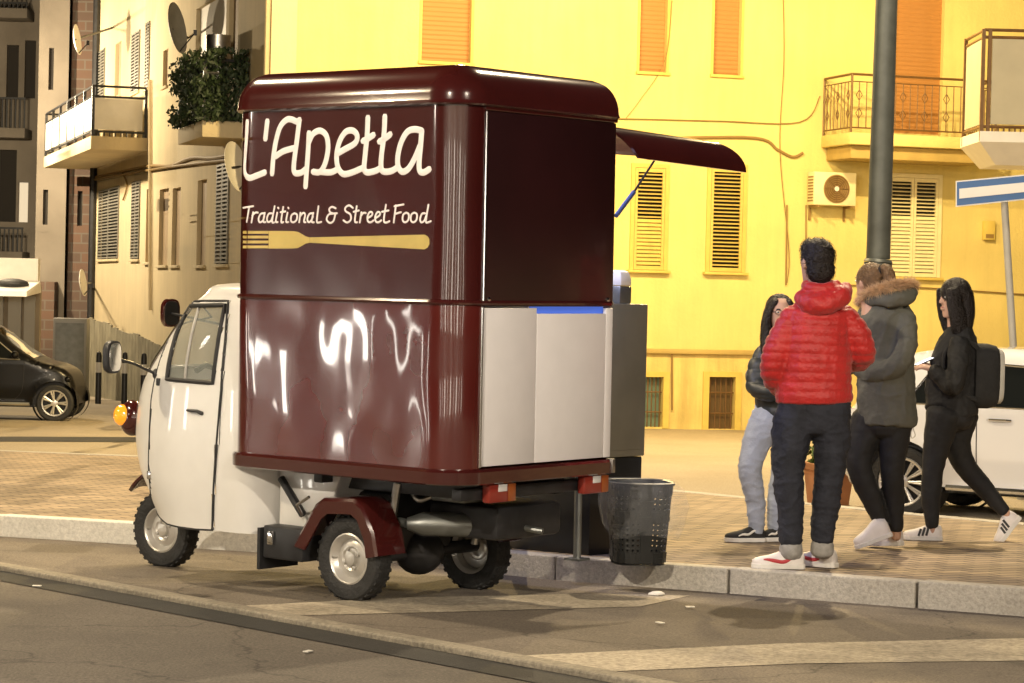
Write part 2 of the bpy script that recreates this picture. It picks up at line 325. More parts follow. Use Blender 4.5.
def wall_holes(name, mt, o, ax, span, zs, holes, depth, sign, parent):
    # wall in the plane local[1-ax]... ax: running axis (0 front, 1 side); holes (u0,u1,z0,z1); depth inward
    us = sorted({span[0], span[1], *[h[0] for h in holes], *[h[1] for h in holes]}); zz = sorted({zs[0], zs[1], *[h[2] for h in holes], *[h[3] for h in holes]})
    def P(u, z, dd=0): return (u, o+sign*dd, z) if ax == 0 else (o+sign*dd, u, z)
    a = MB()
    for i in range(len(us)-1):
        for j in range(len(zz)-1):
            cu, cz = (us[i]+us[i+1])/2, (zz[j]+zz[j+1])/2
            if any(h[0] < cu < h[1] and h[2] < cz < h[3] for h in holes): continue
            a.add([P(us[i], zz[j]), P(us[i+1], zz[j]), P(us[i+1], zz[j+1]), P(us[i], zz[j+1])], [(0, 1, 2, 3)])
    for u0, u1, z0, z1 in holes:
        c = [(u0, z0), (u1, z0), (u1, z1), (u0, z1)]
        for k in range(4):
            (p, q), (r, t) = c[k], c[(k+1) % 4]
            a.add([P(p, q), P(r, t), P(r, t, depth), P(p, q, depth)], [(0, 1, 2, 3)])
    me = a.mesh(name, recalc=False)
    bm = bmesh.new(); bm.from_mesh(me); bmesh.ops.remove_doubles(bm, verts=bm.verts, dist=1e-4); bmesh.ops.recalc_face_normals(bm, faces=bm.faces); bm.to_mesh(me); bm.free()
    return link(name, me, mt, parent, False)
def fr(x, y, yy=0): return on(x, y, BM, 1, yy)
def sd(x, y, xx=0): return on(x, y, BM, 0, xx)
def frect(x0, y0, x1, y1):
    ym, xm = (y0+y1)/2, (x0+x1)/2; return (fr(x0, ym).x, fr(x1, ym).x, fr(xm, y1).z, fr(xm, y0).z)
def srect(x0, y0, x1, y1):
    ym, xm = (y0+y1)/2, (x0+x1)/2; u = sorted((sd(x0, ym).y, sd(x1, ym).y)); return (u[0], u[1], sd(xm, y1).z, sd(xm, y0).z)
blinds = [frect(422, 0, 471, 62), frect(640, 0, 667, 72), frect(714, 0, 741, 75)]
blinds = [(a_, b_, c_, c_+2.2) for a_, b_, c_, e_ in blinds]
dr = frect(892, 0, 943, 134); dr = (dr[0], dr[1], dr[2], dr[2]+2.5)
louv = [frect(634, 168, 664, 270), frect(710, 168, 742, 272)]
dbl = frect(888, 178, 937, 277)
base = [frect(642, 377, 662, 427), frect(708, 377, 734, 429)]
holesF = blinds+[dr]+louv+[dbl]+base
zl = fr(690, 351).z
upperF = [h for h in holesF if h[2] > zl]; lowerF = [h for h in holesF if h[2] < zl]
wall_holes('front_wall', M['wall_front'], 0, 0, (0, 30), (zl, 10.5), upperF, .16, 1, bld)
wall_holes('plinth', M['plinth'], -.02, 0, (0, 30), (-1, zl-.05), lowerF, .16, 1, bld)
MB().box((-.03, -.09, zl-.05), (30, .05, zl+.03)).build('ledge', M['ledge'], bld, bevel=.012)
for u0, u1, z0, z1 in blinds:
    b_ = MB().box((u0, .10, z0), (u1, .15, z1)).build('roller_blind', M['blind'], bld)
    MB().box((u0-.06, -.05, z0-.05), (u1+.06, .099, z0)).build('sill', M['casing'], b_, bevel=.008)
    MB().box((u0-.045, -.012, z0+.002), (u0-.002, .098, z1)).box((u1+.002, -.012, z0+.002), (u1+.045, .098, z1)).build('frame', M['casing'], b_)
MB().box((dr[0], .10, dr[2]), (dr[1], .15, dr[3])).build('balcony_door', M['blind'], bld)
def louvre(rect, mt, parent, leaves=1, open_from=0.0, name='louvred_window', y=-.03):
    u0, u1, z0, z1 = rect; fw = .045
    dk = MB().box((u0, .12, z0), (u1, .15, z1)).build(name, M['darkroom'], parent)
    a = MB(); W_ = (u1-u0)/leaves
    for k in range(leaves):
        l, r = u0+k*W_+.004, u0+(k+1)*W_-.004
        a.box((l, y, z0+.004), (l+fw, y+.04, z1-.004)).box((r-fw, y, z0+.004), (r, y+.04, z1-.004)).box((l+fw+.001, y, z0+.004), (r-fw-.001, y+.04, z0+.07)).box((l+fw+.001, y, z1-.07), (r-fw-.001, y+.04, z1-.004))
    a.build('shutter_frame', mt, dk, False)
    s = MB(); n = int((z1-z0-.16)/.062)
    for k in range(leaves):
        l, r = u0+k*W_+fw+.006, u0+(k+1)*W_-fw-.006
        for i in range(n):
            z = z0+.08+(i+.5)*(z1-z0-.16)/n
            ang = R_(58) if (i+.5)/n < open_from else R_(18)
            dy, dz = .03*math.cos(ang), .03*math.sin(ang)
            s.add([(l, y+.02-dy, z-dz), (r, y+.02-dy, z-dz), (r, y+.02+dy, z+dz), (l, y+.02+dy, z+dz), (l, y+.02-dy, z-dz+.008), (r, y+.02-dy, z-dz+.008), (r, y+.02+dy, z+dz+.008), (l, y+.02+dy, z+dz+.008)],
                  [(3,2,1,0),(4,5,6,7),(0,1,5,4),(1,2,6,5),(2,3,7,6),(3,0,4,7)])
    s.build('slats', mt, dk, False)
    c = MB()
    c.box((u0-.07, -.03, z0), (u0-.002, .02, z1+.07)).box((u1+.002, -.03, z0), (u1+.07, .02, z1+.07)).box((u0-.001, -.03, z1+.002), (u1+.001, .02, z1+.07))
    c.build('casing', M['casing'] if mt != M['shut_cream'] else M['shut_cream'], dk, False)
    MB().box((u0-.11, -.10, z0-.05), (u1+.11, .1, z0-.003)).build('sill', M['casing'], dk, bevel=.008)
    return dk
louvre(louv[0], M['shut_y'], bld, 1, .5); louvre(louv[1], M['shut_y'], bld, 1, 0); louvre(dbl, M['shut_cream'], bld, 2, .62)
M['teal'] = mat('teal_window_glass', (.18, .27, .22), .3)
M['brownwin'] = mat('brown_window', (.12, .075, .03), .5)
for h, mt in zip(base, (M['teal'], M['brownwin'])):
    u0, u1, z0, z1 = h
    wd = MB().box((u0, .1, z0), (u1, .14, z1)).build('basement_window', mt, bld)
    g = MB()
    for k in range(5): x = u0+(u1-u0)*(k+.5)/5; g.tube([(x, .03, z0), (x, .03, z1)], .011, 6)
    for t in (.3, .7): g.tube([(u0, .03, z0+(z1-z0)*t), (u1, .03, z0+(z1-z0)*t)], .012, 6)
    g.build('grille', M['rail'], wd)
    MB().box((u0-.11, -.05, z0-.02), (u0-.002, -.015, z1+.09)).box((u1+.002, -.05, z0-.02), (u1+.11, -.015, z1+.09)).box((u0-.001, -.05, z1+.002), (u1+.001, -.015, z1+.09)).build('surround', M['casing'], wd)
# corner pilaster, side wall, roof
sideW = {'a': srect(99, 188, 119, 259), 'b': srect(132, 181, 140, 259), 'c': srect(146, 189, 151, 262), 'd': srect(159, 189, 168, 265), 'e': srect(172, 188, 180, 265), 'f': srect(197, 180, 206, 265), 'g': srect(217, 163, 229, 264)}
upW = {'h': srect(98, 50, 105, 100), 'i': srect(115, 43, 121, 96), 'j': srect(132, 32, 140, 92), 'k': srect(146, 22, 150, 88), 'l': srect(163, 50, 168, 86), 'm': srect(196, 0, 226, 58), 'n': srect(229, -10, 238, 60)}
YS = sd(90, 250).y
wall_holes('side_wall', M['wall_side'], 0, 1, (.0, YS), (-1, 10.5), list(sideW.values())+list(upW.values()), .16, 1, bld)
MB().box((-.05, -.06, -1), (.36, .3, 10.5)).build('corner_pilaster', M['wall_side'], bld, False)
MB().box((-.6, -.6, 10.5), (30.4, YS+.4, 10.8)).box((.3, YS-.02, -1), (30, YS, 10.49)).box((29.8, .1, -1), (30, YS-.03, 10.49)).build('roof', M['ledge'], bld, False)
for k, h in list(sideW.items())+list(upW.items()):
    u0, u1, z0, z1 = h
    mt = {'a': M['shut_dark'], 'b': M['shut_dark'], 'g': M['shut_dark'], 'h': M['shut_dark'], 'k': M['shut_dark'], 'j': M['shut_dark'], 'm': M['white_metal']}.get(k, M['tan'])
    wn = MB().box((.08, u0, z0), (.13, u1, z1)).build('window', M['darkroom'] if mt == M['shut_dark'] else mt, bld)
    MB().box((-.05, u0-.06, z0-.06), (.07, u1+.06, z0-.004)).build('sill', M['wall_side'], wn, bevel=.006)
    if mt == M['shut_dark']:
        s = MB(); n = int((z1-z0)/.07)
        for c0, c1 in ((u0+.01, (u0+u1)/2-.004), ((u0+u1)/2+.004, u1-.01)):
            s.box((-.03, c0, z0+.01), (.0, c0+.05, z1-.01)).box((-.03, c1-.05, z0+.01), (.0, c1, z1-.01))
            for i in range(n):
                z = z0+(i+.5)*(z1-z0)/n; s.box((-.03, c0+.051, z-.018), (-.002, c1-.051, z+.014))
        s.build('shutter', mt, wn, False)
# iron balcony on the front
pj = 1.15
bl0 = fr(850, 132, -pj); zs_ = bl0.z; u_l = bl0.x; u_r = u_l+2.72
bal = MB().box((u_l, -pj, zs_-.2), (u_r, -.004, zs_)).build('balcony', M['wall_front'], bld, bevel=.02)
MB().box((u_l+.1, -pj+.15, zs_-.42), (u_r-.1, -.005, zs_-.202)).build('bracket_beam', M['ledge'], bal, bevel=.02)
g = MB(); H_ = .96
def bars(p0, p1, n, motif):
    p0, p1 = Vector(p0), Vector(p1); up = Vector((0, 0, 1)); dirn = (p1-p0).normalized()
    g.tube([p0+up*H_, p1+up*H_], .022, 6); g.tube([p0+up*.08, p1+up*.08], .014, 6); g.tube([p0+up*(H_-.12), p1+up*(H_-.12)], .01, 6)
    for i in range(n+1):
        q = p0.lerp(p1, i/n); th = .018 if i in (0, n) else .0085
        g.tube([q+up*(.0 if i in (0, n) else .08), q+up*(H_-(.0 if i in (0, n) else .12))], th, 6)
        if motif and i % 3 == 1:
            for zz in (.62, .32):
                c = q+up*zz; g.tube([c+up*.09, c+dirn*.055, c-up*.09, c-dirn*.055, c+up*.09], .008, 5)
bars((u_l+.03, -pj+.03, zs_), (u_r-.03, -pj+.03, zs_), 20, True); bars((u_l+.03, -pj+.035, zs_), (u_l+.03, -.03, zs_), 8, True); bars((u_r-.03, -pj+.035, zs_), (u_r-.03, -.03, zs_), 8, False)
g.build('railing', M['rail'], bal)
# nearer white building just out of frame on the right, its panelled balcony reaching into view
M['wall_white'] = mat('white_grey_render', (.55, .53, .47), .9, var=.08, vs=1.5, bump=.2, bs=25)
M['balpanel'] = mat('beige_balcony_panel', (.42, .38, .27), .6, var=.08, vs=3)
wbo = Vector((6.9, 31.2, gz(31.2)))
wb_ = empty('corner_building', wbo, (0, 0, 0), label='pale corner building at the right edge with a beige panelled balcony', cat='building')
wpl = [Vector((x, y, 0)) for x, y in ((0, 0), (9, 0), (12, 9), (3.0, 9))]
MB().rings([[v+Vector((0, 0, -1)) for v in wpl], [v+Vector((0, 0, 9.5)) for v in wpl]]).build('wall', M['wall_white'], wb_, False)
MB().rings([[v+Vector((0, 0, 9.501)) for v in wpl], [v+Vector((0, 0, 9.9)) for v in wpl]]).build('roof', M['ledge'], wb_, False)
for k in range(2):
    wd = MB().box((2+k*3, -.03, 4.9), (3+k*3, -.005, 6.9)).build('window', M['blind'], wb_, False); MB().box((1.9+k*3, -.08, 4.8), (3.1+k*3, -.003, 4.895)).build('sill', M['wall_white'], wd, False)
pj2 = 1.3; c0 = at(980, 131, 31.2-pj2)-wbo; u2 = c0.x; z2 = c0.z
bal2 = MB().rings([[(u2, -pj2, z2), (u2+5, -pj2, z2), (u2+5, -.005, z2), (u2, -.005, z2)], [(u2, -pj2, z2-.13), (u2+5, -pj2, z2-.13), (u2+5, -.005, z2-.13), (u2, -.005, z2-.13)], [(u2+.26, -pj2+.28, z2-.40), (u2+5, -pj2+.28, z2-.40), (u2+5, -.005, z2-.40), (u2+.26, -.005, z2-.40)]]).build('balcony', M['white_metal'], wb_, False)
g = MB()
for p_ in ((u2+.02, -pj2+.03), (u2+.10, -pj2+.03), (u2+.02, -.1), (u2+2, -pj2+.03), (u2+4, -pj2+.03)): g.box((p_[0]-.022, p_[1]-.022, z2-.12 if p_[0] < u2+.05 else z2), (p_[0]+.022, p_[1]+.022, z2+1.27))
for zz in (.06, 1.17, 1.26): g.tube([(u2+.03, -.1, z2+zz), (u2+.03, -pj2+.03, z2+zz), (u2+4, -pj2+.03, z2+zz)], .022, 6)
for k in range(8): g.box((u2+.15+k*.07, -pj2+.02, z2+.001), (u2+.17+k*.07, -pj2+.04, z2+.06))
g.build('railing', M['rail'], bal2)
MB().box((u2+.13, -pj2+.02, z2+.09), (u2+3.9, -pj2+.04, z2+1.15)).box((u2+.02, -pj2+.06, z2+.09), (u2+.04, -.15, z2+1.15)).build('panel', M['balpanel'], bal2, False)
# cables and pipes on the front
def fpath(pts, yy=-.03, n=6): return catmull([fr(x, y, yy) for x, y in pts], n)
M['cable'] = mat('old_cable', (.25, .16, .05), .7)
MB().tube(fpath([(560, 137), (660, 138), (755, 138), (778, 150), (793, 157), (803, 153)]), .024, 8).build('conduit', M['cable'], bld)
MB().tube(fpath([(560, 118), (640, 119), (720, 121), (800, 122), (820, 96)]), .009, 6).build('cable', M['cable'], bld)
MB().tube(fpath([(783, -10), (784, 60), (780, 150), (789, 250), (787, 283)]), .007, 6).build('cable', M['cable'], bld)
MB().tube(fpath([(672, 0), (665, 60), (640, 100), (626, 118)]), .006, 5).build('cable', M['cable'], bld)
MB().tube(fpath([(787, 205), (786, 285)]), .014, 6).tube(fpath([(806, 205), (806, 284)]), .01, 6).build('pipe', M['cable'], bld)
MB().tube(fpath([(672, 352), (672, 410)], -.05), .016, 6).build('pipe', M['cable'], bld)
MB().tube(fpath([(846, 285), (930, 288), (1060, 297)], -.03), .012, 6).build('cable', M['cable'], bld)
u = frect(982, 221, 993, 240); MB().box((u[0], -.09, u[2]), (u[1], -.002, u[3])).build('meter_box', M['casing'], bld, bevel=.01)
MB().box((u[0]+.03, -.094, u[2]+.03), (u[1]-.03, -.0905, u[2]+.1)).build('meter_window', M['cable'], bld, False)
MB().tube([sd(264, 435, -.09)+Vector((0, .42, 0)), sd(264, 435, -.09)+Vector((0, .42, 11))], .05, 8).build('downpipe', M['wall_side'], bld)
# side cables
def spath(pts, xx=-.03): return catmull([sd(x, y, xx) for x, y in pts], 5)
MB().tube(spath([(92, 178), (120, 172), (150, 166), (170, 166), (192, 158), (215, 158), (252, 150)]), .035, 6).tube(spath([(92, 180), (150, 170), (200, 163), (252, 158)], -.06), .025, 6).tube(spath([(122, 172), (127, 185), (123, 200)]), .02, 5).build('cable', M['cable'], bld)
MB().tube(spath([(150, 80), (150, 310)], -.05), .04, 6).build('downpipe', M['wall_side'], bld)
MB().tube([sd(89, 399, -.08), sd(89, 399, -.08)+Vector((0, 0, 11))], .09, 8).build('downpipe', M['black_metal'], bld)
# side balconies: long panelled one at the far end, planted one near the corner
def side_balcony(px_wall, zpx, proj, length, h):
    s0 = sd(px_wall, zpx); y0, z0 = s0.y, s0.z
    b_ = MB().box((-proj, y0, z0-.28), (-.004, y0+length, z0)).build('balcony', M['wall_side'], bld, bevel=.02)
    g_ = MB()
    pts = [(-.05, y0+.04), (-proj+.04, y0+.04), (-proj+.04, y0+length-.04), (-.05, y0+length-.04)]
    for zz in (.1, h-.22, h): g_.tube([(x, y, z0+zz) for x, y in pts], .028, 6)
    for x, y in pts: g_.box((x-.03, y-.03, z0), (x+.03, y+.03, z0+h))
    for k in range(1, 7): y = y0+length*k/6-.05; g_.box((-proj+.01, y-.03, z0), (-proj+.07, y+.03, z0+h))
    for k in range(9): x = -.1-(proj-.15)*k/9; g_.box((x-.012, y0+.03, z0), (x+.012, y0+.05, z0+.1))
    g_.build('railing', M['black_metal'], b_)
    return b_, y0, z0
b1, y1_, z1_ = side_balcony(148, 138, 1.2, YS-sd(148, 138).y-.2, 1.05)
L1 = YS-y1_-.2
MB().box((-1.12, y1_+.03, z1_+.14), (-.12, y1_+.05, z1_+.80)).build('panel', M['white_metal'], b1, False)
for k in range(6): MB().box((-1.18, y1_+L1*k/6+.12, z1_+.14), (-1.16, y1_+L1*(k+1)/6-.12, z1_+.80)).build('panel', M['white_metal'], b1, False)
M['leaf'] = mat('balcony_leaves', (.030, .052, .02), .6, var=.6, vs=9)
def leaf_mass(a, boxes, n, s=.05):
    for lo, hi in boxes:
        for _ in range(n):
            c = Vector([random.uniform(lo[i], hi[i]) for i in range(3)])
            if noise.noise(c*3.1) < -.22: continue
            q = Euler((random.uniform(0, 6.3), random.uniform(0, 6.3), random.uniform(0, 6.3))).to_matrix(); k = s*random.uniform(.6, 1.4)
            a.add([c+q@Vector(v)*k for v in ((-1, 0, 0), (0, -.5, .1), (1, 0, 0), (0, .5, .1))], [(0, 1, 2, 3)])
b2, y2_, z2_ = side_balcony(249, 122, .78, 2.5, 1.0)
hedge = MB(); leaf_mass(hedge, [((-.98, y2_-.12, z2_+.0), (-.62, y2_+2.5, z2_+1.15)), ((-.9, y2_-.15, z2_+.0), (-.05, y2_+.2, z2_+1.2))], 2600)
hg = hedge.build('hedge', M['leaf'], None, False, label='dark green leafy plants screening the railing of the balcony near the building corner', cat='plants', kind='stuff')
hg.location = bld.location; hg.rotation_euler = bld.rotation_euler
MB().tube([(-.3, y2_+1.4, z2_), (-.3, y2_+1.4, z2_+1.55)], .22, 16).build('water_tank', M['steel'], bld)
# air conditioner
r = frect(806, 173, 848, 206)
ac = empty('air_conditioner', BM@Vector(((r[0]+r[1])/2, 0, r[2])), (0, 0, YAW), label='white air conditioner with round fan grille fixed on the yellow wall', cat='air conditioner')
hw_, hh_ = (r[1]-r[0])/2, r[3]-r[2]
MB().box((-hw_, -.33, 0), (hw_, -.05, hh_)).build('casing', M['shut_cream'], ac, bevel=.015)
fm = Matrix.Translation((.02, -.332, hh_/2))@Matrix.Rotation(R_(90), 4, 'X')
MB().lathe([(.0, .004), (.235, .004), (.24, .012), (.225, .02), (.2, .008), (.0, .008)], fm, 32).build('fan_recess', M['cable'], ac)
g = MB()
for k in range(6): g.lathe([(.04+k*.034, .018), (.046+k*.034, .024), (.052+k*.034, .018)], fm, 28)
for k in range(8): aa = k*math.pi/4; g.tube([fm@Vector((.04*math.cos(aa), .04*math.sin(aa), .021)), fm@Vector((.22*math.cos(aa), .22*math.sin(aa), .021))], .005, 5)
g.build('fan_grille', M['rail'], ac)
MB().lathe([(0, .026), (.04, .026), (.045, .02)], fm, 16).build('fan_hub', M['white_metal'], ac)
MB().box((-hw_+.05, -.4, -.04), (-hw_+.09, -.005, -.002)).box((hw_-.09, -.4, -.04), (hw_-.05, -.005, -.002)).box((-hw_+.05, -.03, -.25), (-hw_+.09, -.005, -.041)).box((hw_-.09, -.03, -.25), (hw_-.05, -.005, -.041)).build('bracket', M['cable'], ac, False)
g = MB()
for k in range(9): g.box((-hw_-.006, -.30, .06+k*.05), (-hw_-.001, -.09, .085+k*.05))
g.build('side_vents', M['cable'], ac, False)
# satellite dishes
def dish(px, py, Y, r, yaw, tilt, mt, label, arm):
    c = at(px, py, Y); o = empty('satellite_dish', c, (0, 0, 0), label=label, cat='satellite dish', group='satellite dishes on the buildings')
    Q = Matrix.Rotation(R_(yaw), 4, 'Z')@Matrix.Rotation(R_(tilt), 4, 'X')
    MB().lathe([(0, -.0), (r*.4, r*.03), (r*.75, r*.12), (r, r*.22), (r, r*.22+.01), (r*.75, r*.12+.012), (r*.4, r*.03+.012), (0, .012)], Q, 28).build('reflector', mt, o)
    MB().tube([Q@Vector((0, -r*.9, r*.18)), Q@Vector((0, -r*.3, r*.9))], .012, 6).box((-.03, -.03, -.05), (.03, .03, .05), Matrix.Translation(Q@Vector((0, -r*.3, r*.9)))).build('feed_arm', M['black_metal'], o)
    MB().tube([(0, 0, 0), Vector(arm)*.5, arm], .025, 6).build('bracket', M['black_metal'], o)
def toward(px, py, Y, tgt): return tgt-at(px, py, Y)
dish(172, 29, 44.5, .48, 79, 80, M['shut_dark'], 'grey satellite dish seen side on beside the planted balcony', BM@sd(188, 38)-at(172, 29, 44.5))
dish(74, 40, 53, .34, 88, 82, M['white_metal'], 'white satellite dish on an arm above the panelled balcony', BM@sd(112, 28)-at(74, 40, 53))
dish(231, 168, 38.9, .42, 72, 78, M['white_metal'], 'pale satellite dish on the side wall close to the truck body', BM@sd(252, 165)-at(231, 168, 38.9))
dish(80, 283, 53, .3, 86, 82, M['white_metal'], 'small low satellite dish at the foot of the brick building', BM@sd(92, 283)-at(80, 283, 53))
# ------------------------------------------------------------------ buildings behind on the left
def brick_mat():
    mt = mat('stained_brick', (.2, .13, .09), .9); N, b = nodes(mt)
    tc = N.nodes.new('ShaderNodeTexCoord'); mp = N.nodes.new('ShaderNodeMapping'); mp.inputs['Rotation'].default_value = (R_(90), 0, 0); N.links.new(tc.outputs['Object'], mp.inputs[0])
    br = N.nodes.new('ShaderNodeTexBrick'); br.inputs['Scale'].default_value = 1; br.inputs['Brick Width'].default_value = .5; br.inputs['Row Height'].default_value = .25; br.inputs['Mortar Size'].default_value = .02
    br.inputs['Color1'].default_value = (.20, .12, .085, 1); br.inputs['Color2'].default_value = (.14, .10, .08, 1); br.inputs['Mortar'].default_value = (.2, .17, .14, 1)
    N.links.new(mp.outputs[0], br.inputs[0]); N.links.new(br.outputs[0], b.inputs['Base Color']); return mt
M['brick'] = brick_mat(); M['greywall'] = mat('grey_brown_render', (.30, .26, .21), .9, var=.25, vs=.7, bump=.2, bs=20)
def xz(px, py, Y): p = at(px, py, Y); return p.x, p.z
bb = empty('brick_building', (at(66, 400, 62).x, 62, gz(62)), label='tall dark brick and grey building at the end of the side street', cat='building')
X = lambda px: at(px, 300, 62).x-bb.location.x
Z = lambda py: at(60, py, 62).z-bb.location.z
wall_holes('wall', M['greywall'], 0, 0, (X(34), X(64)), (-1, 13), [(X(44), X(49), Z(90), Z(48)), (X(41), X(46), Z(225), Z(190))], .2, 1, bb)
wall_holes('brick_wall', M['brick'], .35, 0, (X(64)+.002, X(110)), (-1, 13), [(X(73), X(78), Z(225), Z(190))], .2, 1, bb)
MB().box((X(34), .1, -1), (X(34)+.15, 8, 13)).box((X(34), -.3, 13), (X(110), 8, 13.3)).build('roof', M['greywall'], bb, False)
MB().box((X(40), .21, 0), (X(110), .55, 12)).build('window', M['darkroom'], bb, False) if False else None
for q in ((X(44), X(49), Z(90), Z(48)), (X(41), X(46), Z(225), Z(190))): MB().box((q[0], .15, q[2]), (q[1], .19, q[3])).build('window', M['darkroom'], bb, False)
MB().box((X(73), .5, Z(225)), (X(78), .54, Z(190))).build('window', M['darkroom'], bb, False)
MB().box((X(35), -.5, 0), (X(58), -.02, Z(282))).build('pillar', M['brick'], bb, bevel=.02)
fb = empty('apartment_block', (at(0, 400, 72).x, 72, gz(72)), label='grey apartment block with railed balconies at the far left edge', cat='building')
X2 = lambda px: at(px, 300, 72).x-fb.location.x
Z2 = lambda py: at(15, py, 72).z-fb.location.z
hl = [(X2(2), X2(14), Z2(98), Z2(45)), (X2(20), X2(31), Z2(98), Z2(40)), (X2(-4), X2(14), Z2(222), Z2(150)), (X2(16), X2(26), Z2(222), Z2(182))]
wall_holes('wall', M['greywall'], 0, 0, (X2(-90), X2(40)), (-1, 14), hl, .25, 1, fb)
MB().box((X2(-90), -.3, 14), (X2(40), 8, 14.3)).build('roof', M['greywall'], fb, False)
M['litwin'] = mat('lit_curtain', (.7, .62, .5), .8, emit=(1, .85, .6), es=.35)
for i, q in enumerate(hl): MB().box((q[0], .2, q[2]), (q[1], .25, q[3])).build('window', M['litwin'] if i == 3 else M['darkroom'], fb, False)
for zt, zb in ((8, 22), (102, 140), (230, 262)):
    b_ = MB().box((X2(-90), -1.1, Z2(zb)-.0), (X2(29), -.005, Z2(zb)+.3)).build('balcony', M['greywall'], fb, bevel=.03)
    g = MB(); z0, z1 = Z2(zb)+.3, Z2(zt)
    for k in range(34): x = X2(28)-k*.13; g.box((x-.02, -1.08, z0), (x+.02, -1.04, z1))
    g.box((X2(-90), -1.09, z1), (X2(29), -1.03, z1+.06)).build('railing', M['black_metal'], b_, False)
# shop front with canopy and roller shutters below
sf = empty('shop_building', (at(0, 395, 56).x, 56, gz(56)), label='low shop front with white canopy and grey roller shutters behind the black car', cat='shop front')
X3 = lambda px: at(px, 350, 56).x-sf.location.x
Z3 = lambda py: at(15, py, 56).z-sf.location.z
M['roller'] = mat('grey_roller_shutter', (.32, .32, .31), .5, metal=.3)
N, b = nodes(M['roller']); tc = N.nodes.new('ShaderNodeTexCoord'); wv = N.nodes.new('ShaderNodeTexWave'); wv.bands_direction = 'Z'; wv.inputs['Scale'].default_value = 3; N.links.new(tc.outputs['Object'], wv.inputs[0]); bp = N.nodes.new('ShaderNodeBump'); bp.inputs['Strength'].default_value = .8; N.links.new(wv.outputs[1], bp.inputs['Height']); N.links.new(bp.outputs[0], b.inputs['Normal'])
MB().box((X3(-60), .1, -1), (X3(38), .3, Z3(285))).build('wall', M['greywall'], sf, False); MB().box((X3(-60), .05, Z3(281)+.01), (X3(36), .3, Z3(258))).build('fascia', M['white_metal'], sf, False)  # white board above canopy: brightness of a lit wall put into its colour
for x0, x1 in ((-30, 2), (7, 20), (23, 34)): MB().box((X3(x0), .03, 0), (X3(x1), .095, Z3(296))).build('roller_shutter', M['roller'], sf, False)
MB().rings([[(X3(-60), -1.2, Z3(296)), (X3(36), -1.2, Z3(296)), (X3(40), .0, Z3(292)), (X3(-60), .0, Z3(292))], [(X3(-60), -1.1, Z3(291)), (X3(35), -1.1, Z3(291)), (X3(39), .0, Z3(281)), (X3(-60), .0, Z3(281))]]).build('canopy', M['white_metal'], sf, False)
bird = MB(); bc = Vector((X3(16), -.5, Z3(284)))
bird.dome(bc, .38, .25, .13).build('tarpaulin', M['black'], sf)
# fence and posts at the foot of the side wall
M['fence'] = mat('weathered_green_boards', (.27, .25, .18), .85, var=.3, vs=2, bump=.2, bs=15)
fa, fb_ = at(91, 318, 53.5), at(172, 348, 45)
ga, gb = Vector((fa.x, fa.y, gz(fa.y))), Vector((fb_.x, fb_.y, gz(fb_.y)))
a = MB(); n = 26
for k in range(n):
    p, q = ga.lerp(gb, k/n), ga.lerp(gb, (k+.93)/n); t, s = fa.lerp(fb_, k/n), fa.lerp(fb_, (k+.93)/n); off = Vector((-.03, -.03, 0))
    dz = Vector((0, 0, random.uniform(-.04, .04)))
    a.add([p, q, s+dz, t+dz, p+off, q+off, s+off+dz, t+off+dz], [(0,1,2,3),(4,5,6,7),(0,1,5,4),(1,2,6,5),(2,3,7,6),(3,0,4,7)])
a.build('board_fence', M['fence'], None, False, label='weathered greenish board fence along the foot of the pale side wall', cat='fence')
for i, (px, py, Y) in enumerate(((98, 404, 42), (124, 405, 41.5), (75, 399, 46), (143, 408, 40))):
    p = gp(px, py); o = empty('bollard', (p.x, p.y, p.z), label=['dark bollard with white band nearest the black car bonnet', 'dark bollard with white band below the cab mirror', 'dark bollard furthest back beside the brick wall', 'dark bollard with white band just left of the amber lamp'][i], cat='bollard', group='bollards by the fence')
    MB().lathe([(0, 0), (.06, 0), (.055, .95), (.04, 1.02), (0, 1.04)], Matrix.Identity(4), 12).build('post', M['black_metal'], o)
    MB().lathe([(.058, .62), (.062, .62), (.061, .82), (.057, .82)], Matrix.Identity(4), 12).build('reflective_band', M['white_metal'], o)
# utility cabinet by the fence
cpt = gp(76, 399); o = empty('utility_cabinet', (cpt.x, 50, gz(50)), label='pale grey upright utility cabinet standing against the brick building', cat='cabinet')
MB().box((-.35, -.2, 0), (.35, .2, 1.7)).build('body', M['roller'], o, bevel=.02)
MB().box((-.3, -.215, .15), (.3, -.201, 1.6)).build('door', M['greymetal'], o, False)
# ------------------------------------------------------------------ food truck
TYAW = R_(90+50.6)
truck = empty('food_truck', (-.464, 12.3166, -SLOPE*12.3166), (-.01, -.0022, TYAW), label='maroon three-wheeled food truck with white cab and open side hatch, parked by the kerb', cat='food truck')
TM = frame(truck); TI = TM.inverted(); CL = TI@CC
def tl(x, y, ax, val): return on(x, y, TM, ax, val)
def gloc(x, y):      # height of the ground under a local point
    p = TM@Vector((x, y, 0)); return -SLOPE*p.y-p.z
BW = .615; BR = .774; BF = .80; RC = .18; ZB, ZC, ZS, ZT = .642, .7154, 1.502, 2.655
def plan(off=0, n=10):
    pts = []
    for sx, sy, a0, rc in ((1, 1, 0, RC), (-1, 1, 90, RC), (-1, -1, 180, .045), (1, -1, 270, .045)):
        r = max(rc+off, .004); ex = (BF if sx > 0 else BR)+off-r; ey = BW+off-r
        for k in range(n+1):
            a = R_(a0+90*k/n); pts.append((sx*ex+r*math.cos(a), sy*ey+r*math.sin(a)))
    return pts
def sdf_box(x, y):
    cx, cy = (BF-BR)/2, 0; qx, qy = abs(x-cx)-((BF+BR)/2-RC), abs(y-cy)-(BW-RC)
    return math.hypot(max(qx, 0), max(qy, 0))+min(max(qx, qy), 0)-RC
